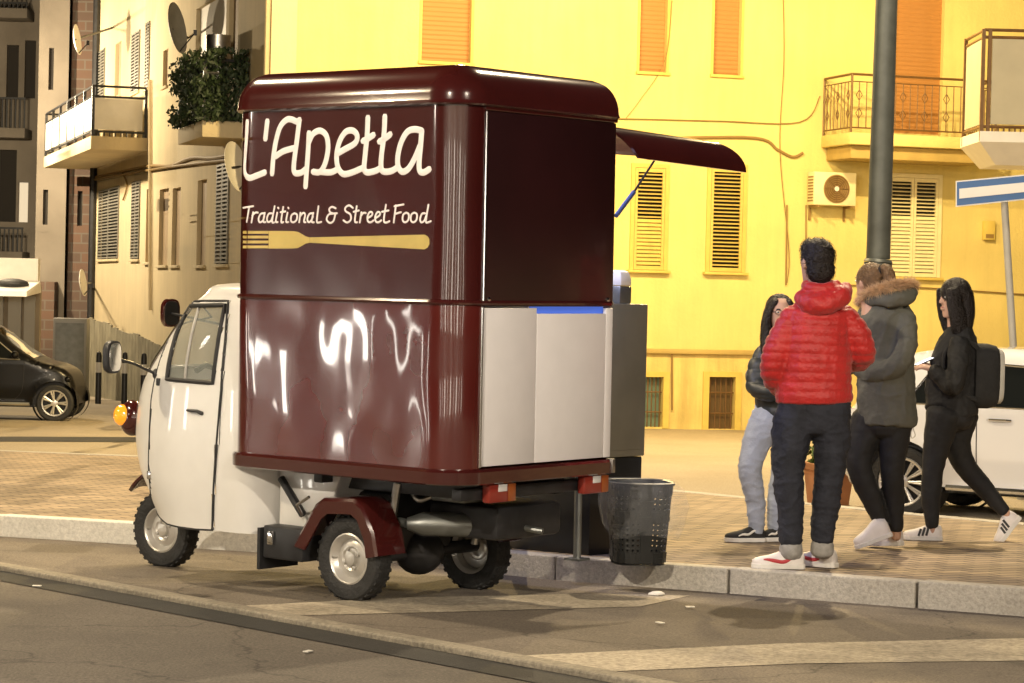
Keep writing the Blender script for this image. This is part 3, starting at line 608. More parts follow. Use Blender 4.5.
def hit(px, py, off=.002):   # where a line of sight lands on the box side
    d = (TI.to_3x3()@ray(px, py)); t = 8.5
    for _ in range(60):
        p = CL+d*t; s = sdf_box(p.x, p.y)-off
        if abs(s) < 1e-5: break
        t += s/max(.3, math.hypot(d.x, d.y))
    return CL+d*t
def dense(P, st=.04):
    out = []
    for i in range(len(P)):
        a, b = Vector(P[i]), Vector(P[(i+1) % len(P)]); n = max(1, int((b-a).length/st))
        out += [tuple(a.lerp(b, k/n)) for k in range(n)]
    return out
# lower body: skirt, walls
MB().rings([[(x, y, z) for x, y in plan(o)] for z, o in ((ZB, .0), (ZB, .016), (ZB+.006, .024), (ZC-.012, .026), (ZC, .018), (ZC+.004, .0))]).build('skirt', M['maroon'], truck)
PL = dense(plan())
def keep_lower(x, y, z): return not (x < -BR+.03 and -BW+.03 < y < BW-RC+.0)
a = MB(); rs = [[(x, y, ZC+.003+(ZS-ZC-.003)*k/24) for x, y in PL] for k in range(25)]
a.rings(rs, caps=False); a.f = [f for f in a.f if keep_lower(*(sum(a.v[i][c] for i in f)/4 for c in range(3)))]
low = a.build('lower_body', M['dent_low'], truck)
MB().rings([[(x, y, z) for x, y in plan(-.012)] for z in (ZC+.01, ZC+.03)]).build('floor', M['black_metal'], truck)
# waist bead and upper body with a hatch opening on the far (kerb) side
MB().rings([[(x, y, z) for x, y in plan(o)] for z, o in ((ZS, .0), (ZS+.002, .012), (ZS+.012, .016), (ZS+.022, .012), (ZS+.026, .002))], caps=False).build('waist_bead', M['maroon'], truck)
HT = 2.468; HF = 2.43
RRr = .17
def keep_up(x, y, z):
    if y < -BW+.12 and -.66 < x < .66 and z < HT: return False
    return not (x < -BR+.03 and -BW+.03 < y < BW-RC and z < HT-.03)
zs_l = [ZS+.024+(HT-ZS-.024)*k/22 for k in range(23)]
a = MB(); a.rings([[(x, y, z) for x, y in PL] for z in zs_l], caps=False)
a.f = [f for f in a.f if keep_up(*(sum(a.v[i][c] for i in f)/4 for c in range(3)))]
up = a.build('upper_body', M['dent_up'], truck)
# roof cap with a rolled edge
caps = [(HT-.014, .020), (HT-.006, .030), (HT+.006, .026)]
for k in range(11):
    t = R_(90*k/10); caps.append((HT+.012+(ZT-HT-.012)*math.sin(t), .024-(RRr)*(1-math.cos(t))))
rc_ = []
for z, o in caps:
    rc_.append([(x, y, z) for x, y in plan(o)])
rc_.append([(x*.5, y*.5, ZT+.012) for x, y in plan(-RRr)])
MB().rings(rc_).build('roof', M['maroon'], truck)
# rear: upper panel, two white doors, right strip
yl = BW-RC+.005; yr = -BW+.012
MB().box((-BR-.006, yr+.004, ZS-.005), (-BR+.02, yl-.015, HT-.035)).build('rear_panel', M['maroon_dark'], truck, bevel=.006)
MB().box((-BR-.012, yr+.0, HT-.034), (-BR+.02, yl, HT-.012)).build('rear_trim', M['maroon'], truck, bevel=.004)
for yy in (yl-.05, yr+.05): MB().dome((-BR-.008, yy, ZS+.03), .006, .013, .013, 10, 6).build('latch', M['chrome'], truck)
ym = tl(535, 390, 0, -BR).y
zt1 = ZS-.012
d1 = MB().box((-BR-.004, ym+.002, ZC+.012), (-BR+.02, yl-.012, zt1)).build('rear_door', M['white_panel'], truck, bevel=.003)
y3 = tl(604, 390, 0, -BR).y
d2 = MB().box((-BR-.004, y3+.002, ZC+.012), (-BR+.02, ym-.002, zt1-.028)).build('rear_door', M['white_panel'], truck, bevel=.003)
MB().box((-BR-.004, yr, ZC+.012), (-BR+.02, y3-.002, zt1)).build('rear_strip', M['white_panel'], truck, bevel=.003)
MB().box((-BR+.021, yr, ZC+.012), (-BR+.03, yl, ZS)).build('rear_lining', M['black_metal'], truck, False) if False else None
MB().tube([(-BR-.006, yl-.006, ZC+.01), (-BR-.006, yl-.006, ZS-.01)], .008, 8).tube([(-BR-.006, yl-.012, ZS+.02), (-BR-.006, yl-.012, HT-.04)], .007, 8).build('edge_trim', M['chrome'], truck)
MB().box((-BR-.03, yr-.012, ZB+.005), (-BR+.03, yr+.01, ZC+.004)).build('corner_bracket', M['steel'], truck, bevel=.003)
# hatch flap on the kerb side, hinged up, with rolled ends
a = MB(); rows = []
x1 = .62
prof = [(x1, 0.0)]+[(x1-(x1+.60)*k/6, 0.0) for k in range(1, 7)]
arc = [(-.60-.165*math.sin(R_(t)), -.165*(1-math.cos(R_(t))), t/90) for t in range(0, 91, 9)]
pr = [(x, z, 0) for x, z in prof[:-1]]+arc
def yend(t): return -(1.58+.22*math.sin(t*math.pi/2)), -(.645+.165*(1-math.cos(t*math.pi/2))*1.0)
for x, dz, t in pr:
    yo, yi = yend(t); row = []
    if t == 0 and x > -.55: yi = -.87
    for k in range(15):
        s = k/14; y = yi+(yo-yi)*s
        z = HF+.0-.03*s+dz+(.07*(x+.6) if t == 0 else 0)
        if t == 0: z -= .10*max(0, (s-.8)/.2)**2
        row.append(Vector((x, y, z)))
    rows.append(row)
th = .012
a.rings(rows, close=False, caps=False)
me = a.mesh('hatch'); me = evaluated(me, [('SOLIDIFY', dict(thickness=.014, offset=0))])
flap = link('hatch_flap', me, M['maroon'], truck, R_(40))
MB().tube([(-.45, -.62, HT-.01), (-.45, -.92, HT+.0)], .012, 8).build('hinge_arm', M['black_metal'], truck); MB().tube([(.45, -.62, HT-.01), (.45, -.92, HT+.05)], .012, 8).build('hinge_arm', M['black_metal'], truck)
sa, sm_, sb = tl(616, 216, 0, -.69), tl(634, 192, 0, -.66), tl(655, 165, 0, -.63)
for dx in (0, 1.15):
    o_ = Vector((dx, 0, 0))
    MB().tube([sa+o_, sm_+o_], .012, 8).build('gas_strut', M['bluestrut'], truck)
    MB().tube([sm_+o_, sb+o_+Vector((0, 0, .03))], .006, 8).build('strut_rod', M['black_metal'], truck)
# interior: counter, shelf, light strip
MB().box((-.70, -BW-.02, ZS-.02), (.70, -BW+.35, ZS+.012)).build('counter', M['white_panel'], truck, bevel=.004)
MB().box((-.70, .2, ZC+.04), (.72, BW-.05, 1.42)).build('worktop', M['greymetal'], truck, bevel=.005)
MB().box((-.55, -BW+.10, HT-.03), (.55, -BW+.13, HT-.012)).build('led_strip', M['ledstrip'], truck, False)
MB().box((-.73, -.58, zt1-.06), (-.725, ym, zt1+.05)).build('inner_panel', M['bluepanel'], truck, False)  # LED glow in the gap, put into the panel's own emission
ld = bpy.data.lights.new('led_light', 'AREA'); ld.shape = 'RECTANGLE'; ld.size = 1.1; ld.size_y = .05; ld.energy = P_LED; ld.color = LED
lo = bpy.data.objects.new('led_light', ld); COL.objects.link(lo); lo.parent = truck; lo.location = (0, -BW+.10, HT-.04); lo.rotation_euler = (R_(-62), 0, 0)
# lettering and fork on the near side
def zm(ox, oy, sc, pts): return [(ox+x/sc, oy+y/sc) for x, y in pts]
a1 = [[(84,300),(79,400),(72,500),(74,555),(94,575),(124,566),(170,548)], [(182,297),(172,385)],
 [(205,555),(212,470),(225,390),(245,325),(275,292),(300,290),(325,300),(340,292)], [(338,295),(325,400),(312,500),(314,548),(345,550),(368,532)], [(222,470),(260,445),(310,430)],
 [(385,355),(380,450),(372,560),(368,618)], [(385,400),(405,360),(440,345),(470,370),(478,430),(465,500),(440,545),(405,545)], [(440,545),(490,548),(520,535)],
 [(525,455),(560,435),(610,405),(620,370),(600,345),(565,350),(535,395),(520,460),(525,520),(550,555),(590,550),(650,525)],
 [(672,280),(668,370),(658,470),(654,530),(670,548),(710,540),(735,525)], [(648,395),(672,383),(700,365)],
 [(755,275),(750,370),(738,470),(737,530),(755,545),(790,540),(820,520)], [(728,398),(752,385),(782,362)],
 [(935,345),(900,338),(865,350),(835,400),(818,470),(820,520),(840,545),(870,530),(900,480),(925,420)], [(935,345),(928,430),(922,500),(925,540),(945,548),(972,532)]]
a2 = [[(62,130),(85,126),(108,122)], [(90,125),(84,160),(78,195)], [(108,150),(100,198)], [(104,165),(118,152),(130,152)],
 [(160,155),(143,158),(133,180),(138,197),(152,190),(160,170)], [(162,153),(155,193),(165,196)],
 [(195,155),(180,158),(172,180),(177,196),(190,190),(199,170)], [(208,122),(196,193),(206,197)],
 [(220,152),(213,193),(222,196)], [(224,129),(226,132)], [(248,125),(238,193),(248,196)], [(236,150),(258,146)], [(268,152),(261,193),(271,196)], [(271,129),(273,132)],
 [(300,155),(286,165),(284,190),(296,197),(310,185),(312,162),(300,155)], [(328,152),(322,197)], [(325,172),(340,153),(350,162),(344,193),(352,197)],
 [(385,155),(370,158),(360,180),(366,197),(378,188),(386,170)], [(388,153),(380,193),(391,197)], [(412,122),(404,190),(412,198),(425,195)],
 [(492,132),(475,125),(462,135),(466,150),(478,155)], [(478,155),(458,162),(450,185),(465,200),(482,190),(490,160)], [(470,157),(498,155)],
 [(572,130),(555,118),(538,128),(538,145),(560,160),(562,185),(545,198),(528,188)], [(590,122),(581,190),(592,197)], [(576,148),(600,142)],
 [(612,150),(604,198)], [(608,170),(620,154),(632,154)], [(640,178),(660,165),(662,152),(650,150),(640,170),(642,192),(655,197),(668,188)],
 [(676,178),(696,165),(698,152),(686,150),(676,170),(678,192),(691,197),(704,188)], [(726,115),(716,188),(728,198),(742,192)], [(708,148),(738,142)],
 [(772,118),(762,198)], [(766,122),(808,114)], [(768,158),(796,150)], [(820,152),(806,162),(804,188),(816,197),(830,185),(832,160),(820,152)],
 [(858,152),(844,162),(842,188),(854,197),(868,185),(870,160),(858,152)], [(908,155),(893,158),(885,182),(890,197),(904,190),(914,165)], [(924,115),(912,190),(920,198),(935,192)]]
def strokes(lines, ox, oy, sc, r, nm):
    b_ = MB(); nr = Vector((0, 1, 0))
    for L_ in lines:
        q = zm(ox, oy, sc, L_)
        q = [(p.x, p.y) for p in catmull([Vector((x, y, 0)) for x, y in q], 4)] if len(q) > 2 else [q[0], ((q[0][0]+q[1][0])/2, (q[0][1]+q[1][1])/2), q[1]]
        P = [hit(x, y, .001) for x, y in q]
        a_, z_ = P[0], P[-1]; dd = (P[1]-P[0]).normalized()*r*.75; de = (P[-1]-P[-2]).normalized()*r*.75
        P2 = [a_-dd]+P+[z_+de]; rr = [r*.6]+[r]*len(P)+[r*.6]
        for i, p in enumerate(P2): pass
        # squash along the local wall normal
        rs = []
        for i, p in enumerate(P2):
            t = (P2[min(i+1, len(P2)-1)]-P2[max(i-1, 0)]).normalized()
            cx = min(max(p.x, -BR+RC), BF-RC); cy = min(p.y, BW-RC); n_ = Vector((p.x-cx, p.y-cy, 0)); n_ = n_.normalized() if n_.length > 1e-6 else nr
            u = t.cross(n_).normalized(); rs.append([p+u*(rr[i]*math.cos(2*math.pi*k/10))+n_*(.003*math.sin(2*math.pi*k/10)) for k in range(10)])
        b_.rings(rs)
    return b_.build(nm, M['letter'], truck)
strokes(a1, 230, 60, 4.876, .0160, 'name_lettering'); strokes(a2, 230, 180, 4.6545, .0052, 'slogan_lettering')
def ribbon(b_, top, bot, thick=.0035):
    rs = []
    for (xa, ya), (xb, yb) in zip(top, bot):
        A_, B_, C_, D_ = hit(xa, ya, -.002), hit(xa, ya, thick), hit(xb, yb, thick), hit(xb, yb, -.002); rs.append([A_, B_, C_, D_])
    b_.rings(rs)
fk = MB(); cv = lambda x, y: (230+x/4.6545, 180+y/4.6545)
N_ = 14
hx = [372+i*(905-372)/N_ for i in range(N_+1)]
ribbon(fk, [cv(x, 267-(x-372)*.024) for x in hx]+[cv(920, 262), cv(928, 275)], [cv(x, 292+(x-372)*.058) for x in hx]+[cv(920, 314), cv(928, 298)])
hd = [(180, 237, 319), (230, 237, 319), (290, 238, 319), (315, 241, 317), (335, 252, 306), (352, 262, 296), (371, 267, 292)]
ribbon(fk, [cv(x, t) for x, t, b in hd], [cv(x, b) for x, t, b in hd])
for y0 in (237, 259, 282, 305):
    xs = [42, 60, 100, 140, 179]; ribbon(fk, [cv(x, y0+(2 if x < 50 else 0)) for x in xs], [cv(x, y0+(9 if x < 50 else 13)) for x in xs])
fk.build('fork_emblem', M['gold'], truck)

# ---- cab
LV = [(.29, 1.66, 1.00, .62, .555), (.42, 1.74, 1.02, .61, .565), (.55, 1.84, 1.04, .60, .572), (.73, 1.89, 1.05, .60, .575), (.95, 1.86, 1.04, .60, .572), (1.08, 1.79, 1.02, .60, .565), (1.30, 1.61, .92, .60, .535), (1.47, 1.44, .86, .60, .50), (1.54, 1.32, .82, .60, .48)]
def lv(z):
    z = min(max(z, LV[0][0]), LV[-1][0])
    for i in range(len(LV)-1):
        if z <= LV[i+1][0]:
            t = (z-LV[i][0])/(LV[i+1][0]-LV[i][0]); t = t
            a_, b_, c_, d_ = LV[max(i-1, 0)], LV[i], LV[i+1], LV[min(i+2, len(LV)-1)]
            return [.5*((2*b_[k])+(c_[k]-a_[k])*t+(2*a_[k]-5*b_[k]+4*c_[k]-d_[k])*t*t+(3*b_[k]-a_[k]-3*c_[k]+d_[k])*t**3) for k in (1, 2, 3, 4)]
RCB = .16; EX = 2.7
def hw(x, z):
    xf, xm, xr, W = lv(z)
    if x > xm: t = min(1, (x-xm)/(xf-xm)); return W*math.sqrt(max(0, 1-t**EX))
    if x < xr+RCB: t = min(1, (xr+RCB-x)/RCB); return W-RCB+RCB*math.sqrt(max(0, 1-t*t))
    return W
def zbot(x): return .29+.20*max(0, min(1, (x-1.30)/.42))**1.5
NT, NZ = 54, 72
def cab_pt(j, z0):       # j along the half outline, from nose to rear
    f = j/NT
    def xy(z):
        xf, xm, xr, W = lv(z)
        if f < .62:
            th = (f/.62)*math.pi/2; return xm+(xf-xm)*max(0, math.cos(th))**(2/EX), W*math.sin(th)
        if f < .78: s = (f-.62)/.16; return xm+(xr+RCB-xm)*s, W
        if f < .90: th = (f-.78)/.12*math.pi/2; return xr+RCB-RCB*math.sin(th), W-RCB+RCB*math.cos(th)
        s = (f-.90)/.10; return xr, (W-RCB)*(1-s)
    x, y = xy(z0); zb = zbot(x); z = zb+(z0-.29)/(1.54-.29)*(1.54-zb)
    x, y = xy(z); return Vector((x, y, z))
def cpx(px, py):          # point of the near cab side seen at a pixel
    y = .5
    for _ in range(25):
        p = tl(px, py, 1, y); y = .6*y+.4*max(.12, hw(p.x, p.z))
    return Vector((p.x, hw(p.x, p.z), p.z))
def inside(P, x, z):
    c = False; n = len(P)
    for i in range(n):
        (x0, z0), (x1_, z1_) = P[i], P[(i+1) % n]
        if (z0 > z) != (z1_ > z) and x < (x1_-x0)*(z-z0)/(z1_-z0)+x0: c = not c
    return c
dpx = [(185, 303), (205, 301), (229, 301), (226, 340), (222, 390), (217, 450), (213, 530), (190, 529), (168, 524), (155, 508), (151, 485), (150, 440), (152, 400), (157, 375), (170, 338)]
wpx = [(191, 306), (226, 305), (214, 383), (168, 379)]
DP = [cpx(*p) for p in dpx]; WP = [cpx(*p) for p in wpx]
DXZ = [(p.x, p.z) for p in DP]; WXZ = [(p.x, p.z) for p in WP]
shell, door, = MB(), MB(); scr = MB()
ring = []
for i in range(NZ+1):
    z0 = .29+(1.54-.29)*i/NZ
    h = [cab_pt(j, z0) for j in range(NT+1)]; ring.append(h)
def ws(p): return 1.10 < p.z < 1.465 and p.x > lv(p.z)[1] and p.y < lv(p.z)[3]*.80
for sgn in (1, -1):
    for i in range(NZ):
        for j in range(NT):
            q = [ring[i][j], ring[i][j+1], ring[i+1][j+1], ring[i+1][j]]; c = sum(q, Vector())/4
            q2 = [Vector((p.x, p.y*sgn, p.z)) for p in q]
            side = c.y > .2 and c.x > .66
            if side and inside(WXZ, c.x, c.z): continue
            if ws(c): scr.add([Vector((p.x-.008, p.y, p.z-.003)) for p in q2], [(0, 1, 2, 3)]); continue
            if side and inside(DXZ, c.x, c.z) and sgn == 1:
                door.add([Vector((p.x, p.y+.006, p.z)) for p in q2], [(0, 1, 2, 3)])
            else: shell.add(q2, [(0, 1, 2, 3)])
top = [ring[NZ][j] for j in range(NT+1)]; loop = top+[Vector((p.x, -p.y, p.z)) for p in top[-2:0:-1]]
cx = sum(p.x for p in loop)/len(loop); rr = [loop]
for s, dz in ((.97, .014), (.9, .026), (.7, .036), (.35, .042), (.02, .044)): rr.append([Vector((cx+(p.x-cx)*s, p.y*s, p.z+dz)) for p in loop])
shell.rings(rr, caps=False)
def weld(mb, name, mt, par, sm=True):
    me = mb.mesh(name); bm = bmesh.new(); bm.from_mesh(me); bmesh.ops.remove_doubles(bm, verts=bm.verts, dist=2e-4); bmesh.ops.recalc_face_normals(bm, faces=bm.faces); bm.to_mesh(me); bm.free()
    return link(name, me, mt, par, sm)
weld(shell, 'cab', M['white_paint'], truck); dr_ = weld(door, 'door', M['white_paint'], truck); weld(scr, 'windscreen', M['glass'], truck)
def seal(P, r, nm, mt, par, closed=True, out=.004):
    Q = []
    n = len(P)
    for i in range(n if closed else n-1):
        a_, b_ = P[i], P[(i+1) % n]; k_ = max(1, int((b_-a_).length/.03))
        for k in range(k_):
            p = a_.lerp(b_, k/k_); Q.append(Vector((p.x, hw(p.x, p.z)+out, p.z)))
    Q.append(Q[0] if closed else P[-1]+Vector((0, out, 0)))
    return MB().tube(Q, r, 8).build(nm, mt, par)
seal(DP[:7], .0075, 'door_gap', M['black'], dr_, False); seal(DP[6:]+DP[:1], .0055, 'door_edge', M['black'], dr_, False)
seal(WP, .012, 'window_seal', M['black'], dr_, True, .008)
def patch(C4, off, nm, mt, par, n=10, sg=1):
    rows = []
    for i in range(n+1):
        row = []
        for j in range(n+1):
            p = C4[0].lerp(C4[1], j/n).lerp(C4[3].lerp(C4[2], j/n), i/n); row.append((p.x, sg*(hw(p.x, p.z)+off), p.z))
        rows.append(row)
    return MB().rings(rows, close=False, caps=False).build(nm, mt, par)
patch(WP, -.003, 'window_pane', M['glass'], dr_); patch(WP, -.003, 'side_window', M['glass'], truck, 10, -1)
mid = [WP[0].lerp(WP[1], .42), WP[3].lerp(WP[2], .40)]
seal(mid, .008, 'window_divider', M['rim'], dr_, False, .004)
Q = [Vector((p.x, -hw(p.x, p.z)-.004, p.z)) for p in [WP[i].lerp(WP[(i+1) % 4], k/8) for i in range(4) for k in range(8)]]; MB().tube(Q+[Q[0]], .012, 8).build('window_seal', M['black'], truck)
hd_ = cpx(190, 410); h2 = cpx(203, 412)
MB().tube([Vector((hd_.x, hd_.y+.022, hd_.z)), Vector((h2.x+.02, h2.y+.024, h2.z+.004)), Vector((h2.x, h2.y+.012, h2.z-.006)), Vector((h2.x-.002, h2.y+.0, h2.z-.008))], [.007, .009, .011, .011], 8).build('handle', M['black_metal'], dr_)
hp = cpx(151, 475); MB().box((hp.x-.012, hp.y-.01, hp.z-.022), (hp.x+.022, hp.y+.012, hp.z+.022)).build('hinge', M['chrome'], dr_, bevel=.004)
hp = cpx(160, 382); MB().box((hp.x-.01, hp.y-.01, hp.z-.02), (hp.x+.02, hp.y+.012, hp.z+.02)).build('hinge', M['black_metal'], dr_, bevel=.004)
# windscreen rubber
Wp = []
for z in [1.10+.365*k/10 for k in range(11)]:
    xf, xm, xr, W = lv(z); y = W*.80; t = (1-.64)**(1/EX); Wp.append(Vector((xm+(xf-xm)*t, y, z)))
def arcs(z): 
    xf, xm, xr, W = lv(z); return [Vector((xm+(xf-xm)*max(0, 1-(yy)**2)**(1/EX), W*yy, z)) for yy in [.8-1.6*k/20 for k in range(21)]]
lo_, hi_ = arcs(1.10), arcs(1.465)
path = Wp[:-1]+hi_[:-1]+[Vector((p.x, -p.y, p.z)) for p in Wp[::-1]][:-1]+lo_[::-1]
MB().tube([p+Vector((.004, 0, 0)) for p in path], .011, 8).build('windscreen_seal', M['chrome'], truck)
# cab inside: bench, dash, handlebar
MB().box((.66, -.45, .55), (1.0, .45, .80)).box((.66, -.45, .801), (.76, .45, 1.12)).build('seat', M['black'], truck, bevel=.04)
MB().box((1.40, -.36, .9), (1.58, .36, 1.04)).build('dashboard', M['black_metal'], truck, bevel=.03)
MB().tube([(1.34, .30, 1.10), (1.36, .22, 1.13), (1.42, 0, 1.08), (1.36, -.22, 1.13), (1.34, -.30, 1.10)], .016, 8).tube([(1.42, 0, 1.08), (1.52, 0, .7)], .03, 8).build('handlebar', M['black_metal'], truck)
# mirrors
def mirror(base, head, sg, top_mt):
    MB().tube([base, base.lerp(head, .5)+Vector((0, 0, .01)), head], .008, 8).dome(base, .02, .02, .03, 10, 6).build('mirror_arm', M['black_metal'], truck)
    Q_ = Matrix.Rotation(R_(12*sg), 4, 'Z')
    b_ = MB()
    rs = []
    for x, s in ((-.022, .86), (-.018, .97), (0, 1), (.02, .9), (.034, .6), (.038, .2)):
        rs.append([head+Q_@Vector((x, .062*s*math.copysign(abs(math.cos(t))**.6, math.cos(t)), .088*s*math.copysign(abs(math.sin(t))**.6, math.sin(t)))) for t in [2*math.pi*k/24 for k in range(24)]])
    b_.rings(rs); mm = b_.build('mirror', top_mt, truck)
    MB().rings([[head+Q_@Vector((-.0225, .05*math.copysign(abs(math.cos(t))**.6, math.cos(t)), .074*math.copysign(abs(math.sin(t))**.6, math.sin(t)))) for t in [2*math.pi*k/24 for k in range(24)]], [head+Q_@Vector((-.024, .049*math.copysign(abs(math.cos(t))**.6, math.cos(t)), .073*math.copysign(abs(math.sin(t))**.6, math.sin(t)))) for t in [2*math.pi*k/24 for k in range(24)]]]).build('mirror_glass', M['chrome'] if sg > 0 else M['plastic_black'], mm)
b0 = cpx(156, 374); h0 = tl(112, 357, 1, .80); mirror(b0, h0, 1, M['black_metal'])
hr = tl(170, 313, 1, -.80); mirror(Vector((b0.x, -b0.y, b0.z+.15)), hr, -1, M['maroon'])
# indicator pods, front mudguard, headlight
for sg in (1, -1):
    pc = tl(132, 418, 1, .30); pc = Vector((pc.x, sg*.30, pc.z))
    pod = MB().dome(pc, .085, .06, .10, 20, 12).build('lamp_pod', M['maroon'], truck)
    ld_ = Vector((.62, .78*sg, .08)).normalized(); l1 = ld_.orthogonal().normalized(); l2 = ld_.cross(l1)
    MB().rings([[pc+Vector((.012, .0, .012))+ld_*x+(l1*math.cos(2*math.pi*k/20)+l2*math.sin(2*math.pi*k/20))*r for k in range(20)] for x, r in ((.02, .062), (.062, .058), (.082, .042), (.092, .022), (.094, .003))]).build('amber_lens', M['amber'], pod)
hc = Vector((1.88, 0, .74))
MB().rings([[hc+Vector((x, r*math.cos(2*math.pi*k/24), r*math.sin(2*math.pi*k/24))) for k in range(24)] for x, r in ((-.06, .10), (.0, .10), (.02, .085), (.034, .05), (.038, .005))]).build('headlight', M['clearlens'], truck)
# wheels
def wheel(cx, cy, r, wdt, steer, nm='wheel'):
    zc = gloc(cx, cy)+r-.004
    Q = Matrix.Translation((cx, cy, zc))@Matrix.Rotation(R_(steer), 4, 'Z')@Matrix.Rotation(R_(-90), 4, 'X'); s_ = 1 if cy >= -.01 else -1
    if s_ < 0: Q = Matrix.Translation((cx, cy, zc))@Matrix.Rotation(R_(90), 4, 'X')
    h = wdt/2; ri = r*.60
    prof = [(ri, -h*.75), (ri+.012, -h*.92), (r*.80, -h), (r*.93, -h*.93), (r*.985, -h*.72), (r, -h*.4), (r, h*.4), (r*.985, h*.72), (r*.93, h*.93), (r*.80, h), (ri+.012, h*.92), (ri, h*.75)]
    ty = MB().lathe(prof, Q, 48)
    nb = 30
    for k in range(nb):
        aa = 2*math.pi*k/nb
        for sd_, ph in ((-1, 0), (1, .5)):
            a2_ = aa+ph*2*math.pi/nb; Mk = Q@Matrix.Rotation(a2_, 4, 'Z')
            ty.box((r*.975, -.009, sd_*h*.5-h*.30), (r*1.012, .009, sd_*h*.5+h*.30), Mk)
    o = ty.build(nm, M['tyre'], truck)
    rim = MB().lathe([(ri+.002, h*.80), (ri-.006, h*.86), (ri-.016, h*.74), (ri-.026, h*.35), (ri*.74, h*.22), (ri*.66, h*.34), (ri*.48, h*.42), (ri*.40, h*.30), (ri*.30, h*.34), (ri*.26, h*.62), (ri*.12, h*.70), (.002, h*.70)], Q, 36).lathe([(ri, -h*.8), (ri-.02, -h*.5), (ri-.02, h*.3)], Q, 36)
    nt_ = rim
    for k in range(4):
        aa = 2*math.pi*(k+.3)/4; nt_.lathe([(.011, 0), (.011, .014), (.002, .016)], Q@Matrix.Translation((ri*.40*math.cos(aa), ri*.40*math.sin(aa), h*.30)), 6)
    nt_.lathe([(.006, 0), (.006, .03)], Q@Matrix.Translation((ri*.8, 0, h*.3)), 6)
    rim.build('rim', M['rim'], o)
    return zc
zr = wheel(0, .52-.055, .2125, .115, 0); wheel(0, -.52+.055, .2125, .115, 0); wheel(1.89, 0.0, .2125, .11, 4)
# rear mudguards: cranked arches
for sg in (1, -1):
    gpx = [(295, 545), (318, 503), (326, 497), (357, 498), (366, 506), (377, 532), (381, 556)]
    G = [tl(x, y, 1, .54) for x, y in gpx]
    yo, yi = .56*sg, .36*sg
    outer = [(p.x, p.z) for p in G]; cxg = sum(p[0] for p in outer)/7; rows = []
    for i, (x, z) in enumerate(outer):
        dx, dz = x-.02, z-(zr-.02); L_ = math.hypot(dx, dz); ux, uz = dx/L_, dz/L_
        rows.append([(x-ux*.085, yo, z-uz*.085), (x-ux*.02, yo+.006*sg, z-uz*.02), (x-ux*.005, yo-.004*sg, z-uz*.004), (x, yo-.02*sg, z), (x, yi, z), (x-ux*.01, yi, z-uz*.01), (x-ux*.012, yo-.03*sg, z-uz*.012), (x-ux*.085, yo-.012*sg, z-uz*.085)])
    MB().rings(rows).build('mudguard', M['maroon'], truck)
    fl0 = tl(263, 527, 1, .5); MB().box((fl0.x-.02, .26*sg if sg > 0 else -.54, gloc(.5, .5)+.11), (fl0.x+.0, .54 if sg > 0 else -.26, fl0.z)).build('mud_flap', M['black'], truck, False)
    MB().box((.30, .34*sg if sg > 0 else -.53, gloc(.4, .5)+.17), (fl0.x-.03, .53 if sg > 0 else -.34, fl0.z+.015)).build('battery_box', M['black_metal'], truck, bevel=.01)
    MB().box((.50, .532 if sg > 0 else -.545, fl0.z-.08), (.54, .545 if sg > 0 else -.532, fl0.z-.01)).build('buckle', M['chrome'], truck, bevel=.004)
# front mudguard: maroon, wraps the front wheel below the nose
rows = []
for k in range(13):
    t = R_(42+k*8); rows.append([(1.89+(.275)*math.cos(t)*1.0+.0, y*(1-.12*max(0, math.cos(t))**2), gloc(1.89, 0)+.2+(.335+.03*(1-(y/.085)**2))*math.sin(t)) for y in (-.10, -.07, -.035, 0, .035, .07, .10)])
me = MB().rings(rows, close=False, caps=False).mesh('front_mudguard'); link('front_mudguard', evaluated(me, [('SOLIDIFY', dict(thickness=.02, offset=0))]), M['maroon'], truck, True)
# chassis and running gear
zg = gloc(0, 0)
MB().box((-.70, .26, .55), (.95, .33, .635)).box((-.70, -.33, .55), (.95, -.26, .635)).box((-.72, -.5, .56), (-.66, .5, .62)).box((.2, -.5, .585), (.26, .5, .638)).build('chassis', M['black_metal'], truck, bevel=.008)
MB().rings([[(.58, s, .64), (.58, s, .32), (.42, s, .30), (.20, s, .50), (.14, s, .64)] for s in (-.42, -.40, .40, .42)]).build('engine_cover', M['white_paint'], truck, R_(30), bevel=.01)
MB().tube([(-.02, -.44, zr), (-.02, .44, zr)], .035, 12).dome((-.02, 0, zr), .12, .14, .12, 16, 10).tube([(0, 0, zr), (.5, 0, zr+.06)], .06, 12).build('axle', M['black_metal'], truck)
MB().box((-.05, -.24, zr-.03), (.45, .24, .54)).build('engine', M['black_metal'], truck, bevel=.05)
c0 = tl(395, 520, 1, .30); c1 = tl(470, 524, 1, .12)
MB().tube([(-.20, .30, .40), (-.26, .25, .40), (-.50, -.05, .39), (-.56, -.10, .39)], [.03, .06, .06, .03], 16).tube([(-.2, .3, .40), (-.02, .28, .42), (.2, .2, .40)], .022, 10).tube([(-.56, -.10, .39), (-.70, -.16, .37)], .016, 10).build('exhaust', M['greymetal'], truck)
MB().box((-.62, -.42, .33), (-.16, .10, .50)).build('rear_cover', M['black_metal'], truck, bevel=.03)
for sg in (1, -1):
    s_ = MB()
    hel = [(-.02+.045*math.cos(t), sg*.30+.045*math.sin(t), zr+.06+.22*t/(12*math.pi)) for t in [k*math.pi/6 for k in range(73)]]
    s_.tube(hel, .007, 6); s_.build('coil_spring', M['steel'], truck)
    MB().tube([(-.10, sg*.34, zr+.02), (-.16, sg*.33, .60)], .022, 10).build('shock_absorber', M['steel'], truck)
MB().tube([tl(281, 478, 1, .45), tl(303, 515, 1, .45)], .02, 8).build('support_strut', M['black_metal'], truck)
